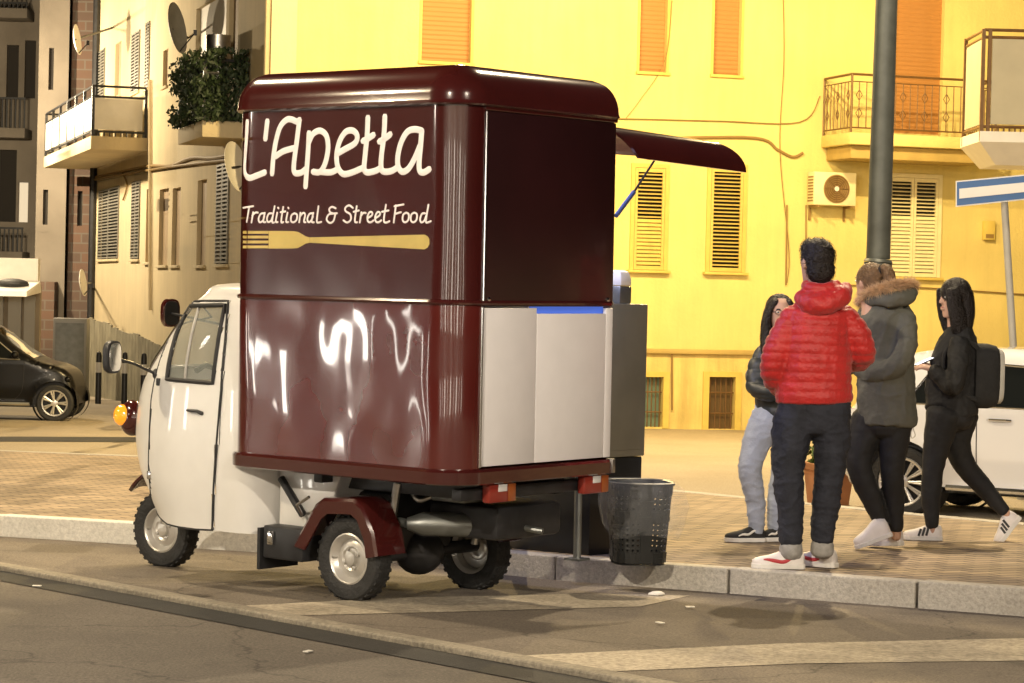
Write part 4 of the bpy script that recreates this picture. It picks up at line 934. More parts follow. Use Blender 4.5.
MB().tube([tl(302, 515, 1, .5), tl(297, 505, 1, .54), tl(309, 497, 1, .55)], .008, 6).build('hose', M['steel'], truck)
MB().tube(catmull([tl(410, 484, 1, .2), tl(418, 500, 1, .2), tl(440, 494, 1, .1), tl(466, 497, 1, .0), tl(480, 490, 1, 0)], 5), .014, 8).build('pipe', M['steel'], truck)
MB().box((-.52, .12, .52), (-.30, .24, .60)).build('bracket', M['greymetal'], truck, bevel=.01)
# tail lamps
for yc in (.25, -.50):
    tlm = MB().box((-BR-.0, yc-.10, .545), (-BR+.05, yc+.10, .64)).build('tail_lamp', M['redlens'], truck, bevel=.012)
    MB().box((-BR-.004, yc-.03, .60), (-BR-.0005, yc+.035, .635)).build('reversing_lens', M['clearlens'], tlm, bevel=.001)
    MB().box((-BR-.004, yc-.095, .55), (-BR-.0005, yc-.04, .635)).build('indicator_lens', M['orange_lens'], tlm, bevel=.001)
# prop leg at the kerb side rear corner
pb = TI@gp(577, 560, .134); MB().tube([(pb.x, pb.y, pb.z), (pb.x, pb.y, .64)], .022, 10).box((pb.x-.05, pb.y-.05, pb.z-.0), (pb.x+.05, pb.y+.05, pb.z+.012)).build('prop_leg', M['greymetal'], truck)

# ------------------------------------------------------------------ things beside the truck
cb = Vector((.60, 13.80, gz(13.80, .13)))
cab_o = empty('metal_cabinet', cb, (0, 0, TYAW), label='dark grey metal cabinet on a black base standing behind the truck hatch', cat='cabinet')
CM = frame(cab_o); rr_ = on(646, 400, CM, 0, -.18); ztop = on(640, 304, CM, 0, -.18).z; zmid = on(640, 456, CM, 0, -.18).z
yr_ = rr_.y
MB().box((-.18, yr_, zmid), (.42, yr_+.50, ztop)).build('body', M['cabinet'], cab_o, bevel=.008)
MB().box((-.17, yr_+.01, 0), (.41, yr_+.49, zmid-.004)).build('base', M['plastic_black'], cab_o, bevel=.006)
MB().box((-.186, yr_+.03, zmid+.04), (-.1805, yr_+.47, ztop-.04)).build('door_panel', M['cabinet'], cab_o, bevel=.002)
tp = CM@Vector((-.10, yr_+.19, ztop))
dsp = empty('napkin_dispenser', tp, (0, 0, TYAW), label='small white and grey dispenser standing on top of the dark metal cabinet', cat='dispenser')
MB().box((-.06, -.055, 0), (.06, .055, .10)).build('base', M['greymetal'], dsp, bevel=.008)
MB().rings([[(x*s, y*s, z) for x, y in ((-.06, -.05), (.06, -.05), (.06, .05), (-.06, .05))] for z, s in ((.101, 1), (.14, 1), (.18, .8), (.19, .4))]).build('cover', M['white_metal'], dsp, R_(30), bevel=.006)
# litter bin with a clear bag
bp_ = gp(637, 567, .134)+Vector((.01, .15, -SLOPE*.15))
bin_ = empty('litter_bin', bp_, (0, 0, R_(12)), label='black perforated basket bin lined with a clear plastic bag on the kerb edge', cat='bin')
HB = .445; nB, mB = 36, 15
def rad(z): return .136+(.168-.136)*z/HB
def sq(th, r):
    c, s = math.cos(th), math.sin(th); k = 1/((abs(c)**3.2+abs(s)**3.2)**(1/3.2)); return r*k*c, r*k*s
a = MB()
for i in range(mB):
    z0, z1 = .02+(HB-.03)*i/mB, .02+(HB-.03)*(i+1)/mB
    for j in range(nB):
        t0, t1 = 2*math.pi*j/nB, 2*math.pi*(j+1)/nB
        P = lambda t, z: Vector((*sq(t, rad(z)), z))
        band = i in (0, 1, 8, 9, 13, 14) or (j % 9) in (0, 8)
        c = [P(t0, z0), P(t1, z0), P(t1, z1), P(t0, z1)]
        if band: a.add(c, [(0, 1, 2, 3)]); continue
        tm, zm_ = (t0+t1)/2, (z0+z1)/2; q = .27
        dm = [P(tm, zm_-(z1-z0)*q), P(tm+(t1-t0)*q, zm_), P(tm, zm_+(z1-z0)*q), P(tm-(t1-t0)*q, zm_)]
        a.add(c+dm, [(0, 1, 5, 4), (1, 2, 6, 5), (2, 3, 7, 6), (3, 0, 4, 7)])
a.add([Vector((*sq(2*math.pi*j/nB, .136), .012)) for j in range(nB)], [tuple(range(nB))])
me = a.mesh('basket'); link('basket', evaluated(me, [('SOLIDIFY', dict(thickness=.004, offset=-1))]), M['plastic_black'], bin_, False)
MB().rings([[Vector((*sq(2*math.pi*j/48, .168+o), HB-.012+dz)) for j in range(48)] for o, dz in ((-.004, 0), (.010, 0), (.012, .012), (.004, .016), (-.006, .012))], caps=False).build('rim', M['plastic_black'], bin_)
rows = []
for i, (z, o) in enumerate(((.36, -.02), (HB-.02, -.012), (HB+.006, -.004), (HB+.008, .014), (HB-.03, .03), (HB-.12, .04), (HB-.22, .035), (HB-.27, .02), (HB-.285, .008))):
    row = []
    for j in range(72):
        t = 2*math.pi*j/72; bulge = o
        if i > 3: bulge += (.045 if math.cos(t+.2) > .3 else .0)*min(1, (i-3)/2)*max(0, math.cos(t+.2))+.012*noise.noise(Vector((math.cos(t)*4, math.sin(t)*4, i*.7)))+.006*math.sin(t*17+i)
        x, y = sq(t, rad(min(z, HB))+bulge); row.append((x, y, z+.012*math.sin(t*3)*(i > 6)))
    rows.append(row)
MB().rings(rows, caps=False).build('bag', M['bag'], bin_)
# street pole with lamp, one-way sign, planter, litter
YP = 25.5; sc_ = YP/16.9
pp = at(869, 476, YP); pz = gz(YP, 0)
pole = empty('street_lamp', (pp.x, YP, pz), label='thick grey steel lamp pole rising behind the people and the white car', cat='street lamp')
zj = at(878, 262, YP).z-pz; tpx = at(886.5, 2, YP); lean = (tpx.x-at(878, 262, YP).x)/(tpx.z-at(878, 262, YP).z)
xo = lambda z: (at(878, 262, YP).x-pp.x)+(z-zj)*lean
M['pole'] = mat('galvanised_pole', (.085, .095, .092), .5, metal=.3, var=.25, vs=5)
MB().tube([(xo(0), 0, 0), (xo(zj), 0, zj)], .150, 24).tube([(xo(zj), 0, zj), (xo(zj)+.002, 0, zj+.03)], [.156, .138], 24).tube([(xo(zj), 0, zj+.03), (xo(11), 0, 11)], [.128, .09], 24).box((xo(0)-.22, -.22, 0), (xo(0)+.22, .22, .025)).build('pole', M['pole'], pole)
MB().tube([(xo(11), 0, 10.95), (xo(11), -.6, 11.4), (xo(11), -4.5, 11.7)], [.07, .06, .05], 10).build('arm', M['pole'], pole)
def lamp_head(parent, loc, power, col, lens, spot=None, r=.12):
    x, y, z = loc
    MB().rings([[(x+sx*.16, y+sy*.35, z+h) for sx, sy in ((-1, -1), (1, -1), (1, 1), (-1, 1))] for h in (0, .09)]+[[(x+sx*.1, y+sy*.25, z+.14) for sx, sy in ((-1, -1), (1, -1), (1, 1), (-1, 1))]]).build('lamp_housing', M['greymetal'], parent, False, bevel=.01)
    MB().box((x-.13, y-.28, z-.04), (x+.13, y+.28, z-.003)).build('lamp_glass', lens, parent, bevel=.01)
    L = bpy.data.lights.new('street_light', 'SPOT' if spot else 'POINT'); L.energy = power; L.color = col; L.shadow_soft_size = r
    lo = bpy.data.objects.new('street_light', L); COL.objects.link(lo); lo.parent = parent; lo.location = (x, y, z-.12-r)
    if spot: L.spot_size = R_(spot); L.spot_blend = .6
    return lo
lamp_head(pole, (xo(11), -4.7, 11.6), P_POLE, WARM, M['lamp_on'], 150)
def lamp_post(loc, h, arm, power, col, lens, label, r=.12):
    o = empty('street_lamp', (loc[0], loc[1], gz(loc[1])), label=label, cat='street lamp', group='street lamps out of frame')
    MB().tube([(0, 0, 0), (0, 0, h)], [.09, .055], 14).tube([(0, 0, h-.03), (arm[0]*.5, arm[1]*.5, h+.25), (arm[0], arm[1], h+.3)], .04, 10).build('pole', M['pole'], o)
    lamp_head(o, (arm[0], arm[1], h+.22), power, col, lens, None, r); return o
def hung_lamp(x, y, h, power, col, lens, label):
    o = empty('hanging_street_lamp', (x, y, gz(y)), label=label, cat='street lamp', group='lamps hung on wires over the far road')
    lamp_head(o, (0, 0, h), power, col, lens)
    wa = BM.inverted()@Vector((x, y, 0)); wt = BM@Vector((wa.x, 0, h+.5+gz(y)-bld.location.z))
    MB().tube([(0, 0, h+.14), (0, 0, h+.45)], .02, 6).tube([(0, 0, h+.45), wt-Vector((x, y, gz(y)))], .008, 5).build('wire', M['black_metal'], o)
def reflection_globe(x, y, label, h=3.1, power=160):  # globes added out of frame, to reflect in the truck side
    o = empty('globe_lamp', (x, y, gz(y)), label=label, cat='street lamp', group='globe lamps along the left pavement')
    MB().lathe([(.11, 0), (.10, .12), (.05, .2), (.04, 1.6), (.035, h-.25), (.08, h-.22), (.09, h-.18)], Matrix.Identity(4), 16).build('post', M['black_metal'], o)
    MB().dome((0, 0, h), .2, .2, .2, 24, 16).build('globe', M['globe_on'], o)
    L = bpy.data.lights.new('globe_light', 'POINT'); L.energy = power; L.color = COOL; L.shadow_soft_size = .22
    lo = bpy.data.objects.new('globe_light', L); COL.objects.link(lo); lo.parent = o; lo.location = (0, 0, h+.0); 
for i, (x, y) in enumerate(((-10.5, 12.8), (-11.2, 6.8))):
    reflection_globe(x, y, ['globe lamp on the left pavement nearest the truck cab', 'globe lamp on the left pavement nearest the photographer'][i])
# added shop, out of frame on the left; its lit windows feed truck reflections
shp = empty('lit_shop', (-13.5, 10.2, gz(10.2)), label='small shop with lit low windows facing the side of the truck', cat='shop')
sw_ = [(-3.4, -3.1), (-1.7, -1.5), (-.45, -.3), (.35, 1.0), (2.0, 2.25), (3.6, 3.9)]
a = MB(); ys_ = [-5]+[v for w2 in sw_ for v in w2]+[5.5]
for k in range(0, len(ys_), 2): a.box((-.25, ys_[k], -.3), (0, ys_[k+1], 1.12))
a.box((-.25, -5, 1.122), (0, 5.5, 4.2)).box((-.25, -5, -.3), (-.002, 5.5, .05)); a.build('wall', M['darkroom'], shp, False)
MB().box((-5, -5, 4.202), (.2, 5.5, 4.4)).box((-5, -5, -.3), (-4.8, 5.5, 4.2)).box((-4.79, -5, -.3), (-.251, -4.8, 4.2)).box((-4.79, 5.3, -.3), (-.251, 5.5, 4.2)).build('roof', M['greywall'], shp, False)
for k, w2 in enumerate(sw_):
    wd = MB().box((-.20, w2[0]+.03, .08), (-.16, w2[1]-.03, 1.10)).build('lit_window', M['shop_lit'], shp, False)
    MB().box((-.15, w2[0]+.002, .052), (-.05, w2[0]+.03, 1.12)).box((-.15, w2[1]-.03, .052), (-.05, w2[1]-.002, 1.12)).build('window_frame', M['black_metal'], wd, False)
MB().rings([[(.01, -5, 2.3), (.01, 5.5, 2.3), (1.1, 5.5, 1.95), (1.1, -5, 1.95)], [(.01, -5, 2.33), (.01, 5.5, 2.33), (1.1, 5.5, 1.98), (1.1, -5, 1.98)]]).build('awning', M['maroon_dark'], shp, False)
hung_lamp(-.6, 31.5, 9.0, P_FACADE, SODIUM, M['lamp_sodium'], 'sodium lamp hung on a wire over the far road, left one')
hung_lamp(4.6, 31.8, 9.0, P_FACADE, SODIUM, M['lamp_sodium'], 'sodium lamp hung on a wire over the far road, right one')
lamp_post((-9.0, 10.6), 5.5, (1.2, .2), P_LEFT, WARM, M['lamp_on'], 'street lamp on the left kerb in front of the truck')
lamp_post((-6.5, 16.5), 8.0, (1.2, -.2), P_PLAZA, WARM, M['lamp_on'], 'tall street lamp on the pavement beyond the truck cab')
lamp_post((7.5, -2.5), 7.0, (-.8, 1.0), P_RIGHT, COOL, M['lamp_on'], 'street lamp behind the photographer on the right')  # unseen lamp added to brighten the white rear panels
lamp_post((-5.5, -3.5), 7.0, (.3, 1.2), P_FRONT, COOL, M['lamp_on'], 'street lamp behind the photographer on the left')
lamp_post((-13.2, 50.0), 7.0, (1.0, .3), P_SIDE, WARM, M['lamp_on'], 'street lamp in the side street')
srow = empty('shop_row', (-1, -9, gz(-9)), label='row of shops with lit upright windows behind the photographer', cat='shop')  # added facade: lit windows streak the truck corner and fill from the front
wx = [(-13.2, -12.6), (-10.3, -9.9), (-7.4, -6.6), (-4.2, -3.9), (-1.0, -.3), (2.6, 2.9), (5.4, 6.2), (9.0, 9.3), (12.0, 12.8)]
a = MB(); xs_ = [-16]+[v for w2 in wx for v in w2]+[16]
for k in range(0, len(xs_), 2): a.box((xs_[k], -.3, -.5), (xs_[k+1], 0, 2.9))
a.box((-16, -.3, 2.902), (16, 0, 7)).box((-16, -.3, -.5), (16, -.002, .3)).build('wall', M['greywall'], srow, False)
MB().box((-16, -6, 7.002), (16, .2, 7.3)).box((-16, -6, -.5), (-15.8, -.301, 7)).box((15.8, -6, -.5), (16, -.301, 7)).box((-15.79, -6, -.5), (15.79, -5.8, 7)).build('roof', M['greywall'], srow, False)
for w2 in wx:
    wd = MB().box((w2[0]+.03, -.22, .33), (w2[1]-.03, -.18, 2.85)).build('lit_window', M['shop_dim'], srow, False)
    MB().box((w2[0]+.001, -.17, .302), (w2[0]+.03, -.06, 2.9)).box((w2[1]-.03, -.17, .302), (w2[1]-.001, -.06, 2.9)).build('window_frame', M['black_metal'], wd, False)
lamp_post((-14.5, 57.0), 7.0, (1.0, .3), P_BACK, WARM, M['lamp_on'], 'street lamp at the far end of the side street')  # unseen lamp added to lift the dark buildings on the left
M['signpole'] = mat('pale_grey_pole', (.42, .41, .38), .5, var=.1, vs=6)
sg_o = empty('road_sign', (at(1021, 480, 22).x, 22, gz(22)), label='blue road sign with a white bar on a thin leaning pole at the right edge', cat='road sign')
SM = sg_o.location
top_ = at(1004, 196, 22)-SM; bot_ = Vector((0, 0, 0))
MB().tube([bot_, at(1014, 358, 22)-SM, top_], .034, 12).build('pole', M['signpole'], sg_o)
c_ = [at(956, 181, 21.94)-SM, at(1062, 171, 21.94)-SM, at(1062, 196, 21.94)-SM, at(956, 207, 21.94)-SM]
M['signblue'] = mat('blue_sign_enamel', (.035, .12, .34), .35); M['signwhite'] = mat('white_sign_enamel', (.75, .75, .75), .35)
dv = Vector((0, .02, 0))
pl_ = MB().prism(c_, dv).build('sign_plate', M['signwhite'], sg_o, False)
def inq(u, v): return c_[0].lerp(c_[1], u).lerp(c_[3].lerp(c_[2], u), v)
MB().prism([inq(.008, .05)-dv*.15, inq(.992, .05)-dv*.15, inq(.992, .95)-dv*.15, inq(.008, .95)-dv*.15], dv*.1).build('blue_field', M['signblue'], pl_, False)
MB().prism([inq(.03, .31)-dv*.3, inq(.74, .31)-dv*.3, inq(.74, .12)-dv*.3, inq(.97, .5)-dv*.3, inq(.74, .88)-dv*.3, inq(.74, .69)-dv*.3, inq(.03, .69)-dv*.3], dv*.12).build('white_bar', M['signwhite'], pl_, False)
pc = gp(800, 491)
pln = empty('planter', (pc.x, 20.6, gz(20.6, .0)), (0, 0, .2), label='terracotta square planter with a green plant behind the man in red', cat='planter')
M['terracotta'] = mat('terracotta', (.45, .20, .09), .8, var=.15, vs=5)
MB().rings([[(sx*s, sy*s, z) for sx, sy in ((-1, -1), (1, -1), (1, 1), (-1, 1))] for z, s in ((0, .14), (.30, .17), (.30, .19), (.36, .19), (.36, .16), (.33, .16))]).build('pot', M['terracotta'], pln, False, bevel=.006)
lf = MB(); leaf_mass(lf, [((-.16, -.16, .33), (.16, .16, .66))], 260, .05); M['leaf2'] = mat('planter_leaves', (.10, .16, .03), .6, var=.4, vs=9)
lf.build('foliage', M['leaf2'], pln, False)
# low stones and grass strip on the far side of the pavement
M['stone'] = mat('pale_stone', (.5, .47, .38), .85, var=.2, vs=4, bump=.4, bs=12)
for (x, y, s, lab) in ((657, 596, .03, 'small white litter scrap by the kerb below the bin'), ):
    p = gp(x, y); a = MB(); a.dome((0, 0, .012), .045, .03, .014, 9, 5); me = a.mesh('s')
    for v in me.vertices: v.co += Vector((noise.noise(v.co*60), noise.noise(v.co*60+Vector((3, 0, 0))), 0))*.012
    o = link('litter', me, M['white_metal'], None, False, label=lab, cat='litter'); o.location = p+Vector((0, 0, .0))
for i, (x, y) in enumerate(((37, 588), (308, 654), (660, 625), (690, 609))):
    p = gp(x, y); o = MB().box((-.022, -.012, 0), (.022, .012, .004)).build('litter', M['white_metal'], None, False, label='tiny pale scrap of litter on the asphalt', cat='litter', group='litter scraps on the asphalt'); o.location = p+Vector((0, 0, .01)); o.rotation_euler = (0, 0, i*1.1)
# ------------------------------------------------------------------ cars
def car(name, loc, yaw, prof, W, arches, wr, wins, doors, paint, handle, bottom, label, lamps, trim, zsc=1.0):
    o = empty(name, loc, (0, 0, yaw), label=label, cat='car')
    prof = [(x, z*(zsc if z > .5 else 1-(1-zsc)*z/.5)) for x, z in prof]; wins = [[(x, z*zsc) for x, z in w_] for w_ in wins]
    P = [Vector((x, z, 0)) for x, z in prof]; O = catmull(P, 6); O = [(p.x, p.y) for p in O]
    low = []
    for cx, r in sorted(arches, key=lambda a: -a[0]):
        low += [(cx+r*math.cos(t), max(bottom, wr+r*math.sin(t)*1.0)) for t in [math.pi*k/16-.28+k*.035 for k in range(17)] if wr+r*math.sin(t) >= bottom-.001]
    out = O+low        # O runs rear bottom -> over the roof -> front bottom
    n = len(out)
    xs = [p[0] for p in out]; xmn, xmx = min(xs), max(xs)
    segs = [(Vector(O[i]), Vector(O[i+1])) for i in range(len(O)-1)]
    def dist(x, z):
        q = Vector((x, z)); d = 9
        for a_, b_ in segs:
            ab = b_-a_; t = max(0, min(1, (q-a_).dot(ab)/max(ab.length_squared, 1e-9))); d = min(d, (q-a_-ab*t).length)
        return d
    belt = .92
    def yv(x, z):
        w = W/2
        if z > belt: w -= (z-belt)*.30
        if z < .5: w -= (.5-z)*.12
        u = (x-xmn)/(xmx-xmn); w -= .16*max(0, abs(u-.5)*2-.62)**2*6*.45
        w += .018*math.exp(-((z-.80)/.05)**2)*0
        for cx, r in arches:
            dd = math.hypot(x-cx, z-wr); w += .022*math.exp(-((dd-r)/.05)**2)
        R = .10; d = dist(x, z)
        if d < R: w -= R*(1-math.sqrt(max(0, 1-(1-d/R)**2)))
        return w
    grid = [(xmn+.055*i, .15+.055*j) for i in range(int((xmx-xmn)/.055)+1) for j in range(27)]
    grid = [g for g in grid if inside(out, *g)]
    vs, _, fs, *_r = delaunay_2d_cdt([Vector(p) for p in out]+[Vector(g) for g in grid], [(i, (i+1) % n) for i in range(n)], [], 2, 1e-4)
    fs = [f for f in fs if inside(out, sum(vs[i].x for i in f)/len(f), sum(vs[i].y for i in f)/len(f))]
    a = MB()
    for sg in (1, -1): a.add([(v.x, sg*yv(v.x, v.y), v.y) for v in vs], fs)
    rows = [[(x, yv(x, z)*s, z+.012*(1-s*s)) for s in [1-2*k/12 for k in range(13)]] for x, z in O]
    a.rings(rows, close=False, caps=False)
    me = a.mesh('body'); bm = bmesh.new(); bm.from_mesh(me); bmesh.ops.remove_doubles(bm, verts=bm.verts, dist=.0015); bmesh.ops.recalc_face_normals(bm, faces=bm.faces); bm.to_mesh(me); bm.free()
    body = link('body', me, paint, o, R_(38))
    MB().box((xmn+.2, -W/2+.10, bottom), (xmx-.2, W/2-.10, .72)).build('underbody', M['black'], o)
    def off_poly(pts, d, nm, mt, par, sg, nn=8):
        # four-sided patch that follows the body side
        rows = []
        for i in range(nn+1):
            row = []
            for j in range(nn+1):
                A = Vector(pts[0]).lerp(Vector(pts[1]), j/nn); B = Vector(pts[3]).lerp(Vector(pts[2]), j/nn); q = A.lerp(B, i/nn); row.append((q.x, sg*(yv(q.x, q.y)+d), q.y))
            rows.append(row)
        return MB().rings(rows, close=False, caps=False).build(nm, mt, par)
    for sg in (1, -1):
        for wq in wins:
            g_ = off_poly(wq, .004, 'side_window', M['carglass'], o, sg)
            L = [Vector(wq[i]).lerp(Vector(wq[(i+1) % 4]), k/6) for i in range(4) for k in range(6)]; L.append(L[0])
            MB().tube([(p.x, sg*(yv(p.x, p.y)+.004), p.y) for p in L], .010, 6).build('window_trim', trim, g_)
        for dl in doors:
            D = catmull([Vector((x, z, 0)) for x, z in dl], 6)
            MB().tube([(p.x, sg*(yv(p.x, p.y)+.0005), p.y) for p in D], .0045, 6).build('door_gap', M['black'], o)
        hx, hz = handle; y = yv(hx, hz)
        MB().tube([(hx-.10, sg*(y+.004), hz), (hx-.08, sg*(y+.028), hz+.003), (hx+.06, sg*(y+.028), hz+.003), (hx+.09, sg*(y+.004), hz)], .012, 8).build('door_handle', M['chrome'], o)
        sx = [p for p in (arches[0][0]+.4, arches[1][0]-.4)]
        MB().tube([(min(a_[0] for a_ in arches)+.38, sg*(W/2-.03), bottom+.05), (max(a_[0] for a_ in arches)-.38, sg*(W/2-.03), bottom+.05)], .03, 8).build('sill_trim', trim, o)
        mx, mz = lamps['mirror']; MB().dome((mx, sg*(yv(mx, mz)+.09), mz+.04), .06, .085, .06, 14, 10).box((mx-.02, (yv(mx, mz)-.03) if sg > 0 else -(yv(mx, mz)+.05), mz), (mx+.02, (yv(mx, mz)+.05) if sg > 0 else -(yv(mx, mz)-.03), mz+.03)).build('wing_mirror', paint, o)
        for cx, r in arches:
            MB().lathe([(wr+.06, -.10), (wr+.06, .09)], Matrix.Translation((cx, sg*(W/2-.14), wr+.02))@Matrix.Rotation(R_(90), 4, 'X'), 28).build('wheel_well', M['black'], o)
            Q = Matrix.Translation((cx, sg*(W/2-.11), wr))@Matrix.Rotation(R_(-90*sg), 4, 'X')
            h = .095; ri = wr*.70
            t_ = MB().lathe([(ri, -h), (wr*.9, -h), (wr*.98, -h*.8), (wr, -h*.4), (wr, h*.4), (wr*.98, h*.8), (wr*.9, h), (ri+.01, h*.98), (ri, h*.8)], Q, 40).build('wheel', M['tyre'], o)
            rb = MB().lathe([(ri+.001, h*.85), (ri-.012, h*.9), (ri-.02, h*.7), (ri-.025, -h*.5), (.02, -h*.5)], Q, 36)
            rb.build('rim_barrel', M['black_metal'], t_)
            sp_ = MB().lathe([(ri+.002, h*.86), (ri-.006, h*.95), (ri-.022, h*.9), (ri-.026, h*.7)], Q, 36).lathe([(.055, h*.6), (.055, h*.82), (.03, h*.88), (.002, h*.88)], Q, 20)
            ns = lamps['spokes']
            for k in range(ns):
                aa = 2*math.pi*k/ns
                for da in (-.10*14/ns*.55, .10*14/ns*.55): sp_.tube([Q@Vector((.045*math.cos(aa), .045*math.sin(aa), h*.75)), Q@Vector(((ri-.016)*math.cos(aa+da), (ri-.016)*math.sin(aa+da), h*.82))], lamps['spoke_r'], 6)
            sp_.build('rim', M['rim'], t_)
    # windscreen, rear window on the top strip
    for nm, (xa, za), (xb, zb) in lamps['glass']:
        rows = []
        for i in range(9):
            x, z = xa+(xb-xa)*i/8, za+(zb-za)*i/8
            # nearest outline height
            best = min(segs, key=lambda s: abs((s[0].x+s[1].x)/2-x)+.6*abs((s[0].y+s[1].y)/2-z)); q = (best[0]+best[1])/2; nx, nz = -(best[1]-best[0]).y, (best[1]-best[0]).x; l_ = math.hypot(nx, nz)
            rows.append([(q.x+nx/l_*.006, (yv(q.x, q.y)-.05)*s, q.y+nz/l_*.006+.012*(1-s*s)) for s in [1-2*k/10 for k in range(11)]])
        MB().rings(rows, close=False, caps=False).build(nm, M['carglass'], o)
    for nm, x, z, sx, sz, mt in lamps['lights']:
        for sg in (1, -1): MB().dome((x, sg*(yv(x, z)-.03), z), sx, .075, sz, 16, 10).build(nm, mt, o)
    return o, yv
M['carglass'] = mat('dark_car_glass', (.012, .014, .014), .04, coat=1)
M['white_car'] = mat('white_car_paint', (.72, .72, .72), .25, coat=1); M['black_car'] = mat('black_car_paint', (.005, .005, .0055), .3, spec=.25, coat=.12)
wl = gp(905, 514); YC = R_(-30); hd_v = Vector((math.cos(YC), math.sin(YC), 0)); side_v = Vector((math.sin(YC), -math.cos(YC), 0))
rw = Vector((wl.x, wl.y, 0)); org = rw-hd_v*.60-side_v*.70
car('white_hatchback', (org.x, org.y, gz(org.y)), YC, [(.10, .24), (.02, .40), (.0, .62), (.05, .86), (.16, 1.0), (.36, 1.28), (.60, 1.43), (1.0, 1.48), (1.5, 1.49), (2.0, 1.43), (2.35, 1.22), (2.68, .99), (3.05, .91), (3.35, .80), (3.50, .62), (3.54, .42), (3.46, .24)], 1.64, [(.60, .345), (2.90, .345)], .29,
    [[(.62, 1.0), (1.18, 1.0), (1.18, 1.36), (.84, 1.33)], [(1.26, 1.0), (2.42, .99), (1.98, 1.33), (1.26, 1.365)]], [[(1.22, 1.40), (1.225, .9), (1.24, .40), (1.3, .30)], [(1.3, .30), (2.4, .30)], [(2.4, .30), (2.47, .5), (2.5, .95)]], M['white_car'], (1.42, .83), .22,
    'white three-door hatchback parked behind the people at the far edge of the pavement', dict(mirror=(2.35, 1.0), spokes=12, spoke_r=.010, glass=[('windscreen', (2.62, 1.04), (2.05, 1.40)), ('rear_window', (.20, 1.04), (.50, 1.36))], lights=[('headlight', 3.38, .70, .09, .09, M['clearlens']), ('tail_light', .06, .80, .05, .11, M['redlens'])]), M['chrome'], .935)
wl = gp(55, 421); YB = R_(3); hv = Vector((math.cos(YB), math.sin(YB), 0)); sv = Vector((math.sin(YB), -math.cos(YB), 0)); org = Vector((wl.x, wl.y, 0))-hv*3.05-sv*.68
M['silver_trim'] = mat('silver_trim', (.6, .58, .5), .3, metal=.8)
car('black_city_car', (org.x, org.y, gz(org.y)), YB, [(.10, .24), (.02, .42), (.0, .65), (.06, .95), (.25, 1.30), (.50, 1.48), (1.0, 1.55), (1.6, 1.53), (2.05, 1.42), (2.45, 1.12), (2.78, .93), (3.05, .86), (3.24, .76), (3.33, .60), (3.35, .42), (3.32, .24)], 1.62, [(.55, .34), (3.05, .34)], .29,
    [[(.40, .98), (1.28, .98), (1.28, 1.42), (.66, 1.42)], [(1.36, .98), (2.52, .95), (2.02, 1.34), (1.36, 1.42)]], [[(1.32, 1.46), (1.32, .9), (1.32, .36)], [(2.45, .34), (2.56, .5), (2.58, .92)], [(1.32, .36), (2.45, .34)]], M['black_car'], (1.46, .82), .22,
    'black city car with silver wheels parked at the far left edge', dict(mirror=(2.45, .98), spokes=7, spoke_r=.016, glass=[('windscreen', (2.70, .99), (2.10, 1.38)), ('rear_window', (.10, 1.02), (.42, 1.42))], lights=[('headlight', 3.24, .66, .06, .05, M['black_car']), ('tail_light', .05, .80, .05, .11, M['redlens'])]), M['silver_trim'])

# ------------------------------------------------------------------ people
def limb(mb, pts, rad, side, n=18, sub=5, cap=True, short=False):
    P = catmull(pts, sub); A = catmull([float(r[0]) for r in rad], sub); B = catmull([float(r[1]) for r in rad], sub); side = Vector(side); L = len(P)
    secs = []
    for i in range(L):
        t = (P[min(i+1, L-1)]-P[max(i-1, 0)]).normalized(); u = side-t*side.dot(t)
        u = u.normalized() if u.length > .05 else t.orthogonal().normalized(); v = t.cross(u); secs.append((P[i], u, v, A[i], B[i], t))
    rs = []
    def ring(p, u, v, a_, b_): return [p+u*(a_*math.cos(2*math.pi*k/n))+v*(b_*math.sin(2*math.pi*k/n)) for k in range(n)]
    if cap:
        p, u, v, a_, b_, t = secs[0]; m_ = min(a_, b_)*(.1 if short else .6)
        for f in (.12, .6, .87): rs.append(ring(p-t*m_*math.sqrt(1-f*f), u, v, a_*f, b_*f))
    for p, u, v, a_, b_, t in secs: rs.append(ring(p, u, v, a_, b_))
    if cap:
        p, u, v, a_, b_, t = secs[-1]; m_ = min(a_, b_)*(.1 if short else .6)
        for f in (.87, .6, .12): rs.append(ring(p+t*m_*math.sqrt(1-f*f), u, v, a_*f, b_*f))
    mb.rings(rs); return mb
def fuse(mb, name, mt, parent, vox=.009, smooth=3, disp=None, origin=Vector()):
    me = mb.mesh(name); bm = bmesh.new(); bm.from_mesh(me); bm.transform(Matrix.Translation(-origin)); bm.to_mesh(me); bm.free()
    me = evaluated(me, [('REMESH', dict(mode='VOXEL', voxel_size=vox, use_smooth_shade=True)), ('SMOOTH', dict(factor=.5, iterations=smooth))])
    if disp:
        nn = [v.normal.copy() for v in me.vertices]
        for v, n_ in zip(me.vertices, nn): v.co += n_*disp(v.co, n_)
        me.update()
    me.name = name
    return link(name, me, mt, parent, True)
def wrinkle(amp, sc, sz=1.0):
    def f(c, n_): return amp*(noise.noise(Vector((c.x*sc, c.y*sc, c.z*sc*sz)))+.5*noise.noise(Vector((c.x*sc*2.3, c.y*sc*2.3, c.z*sc*2.3*sz+5))))
    return f
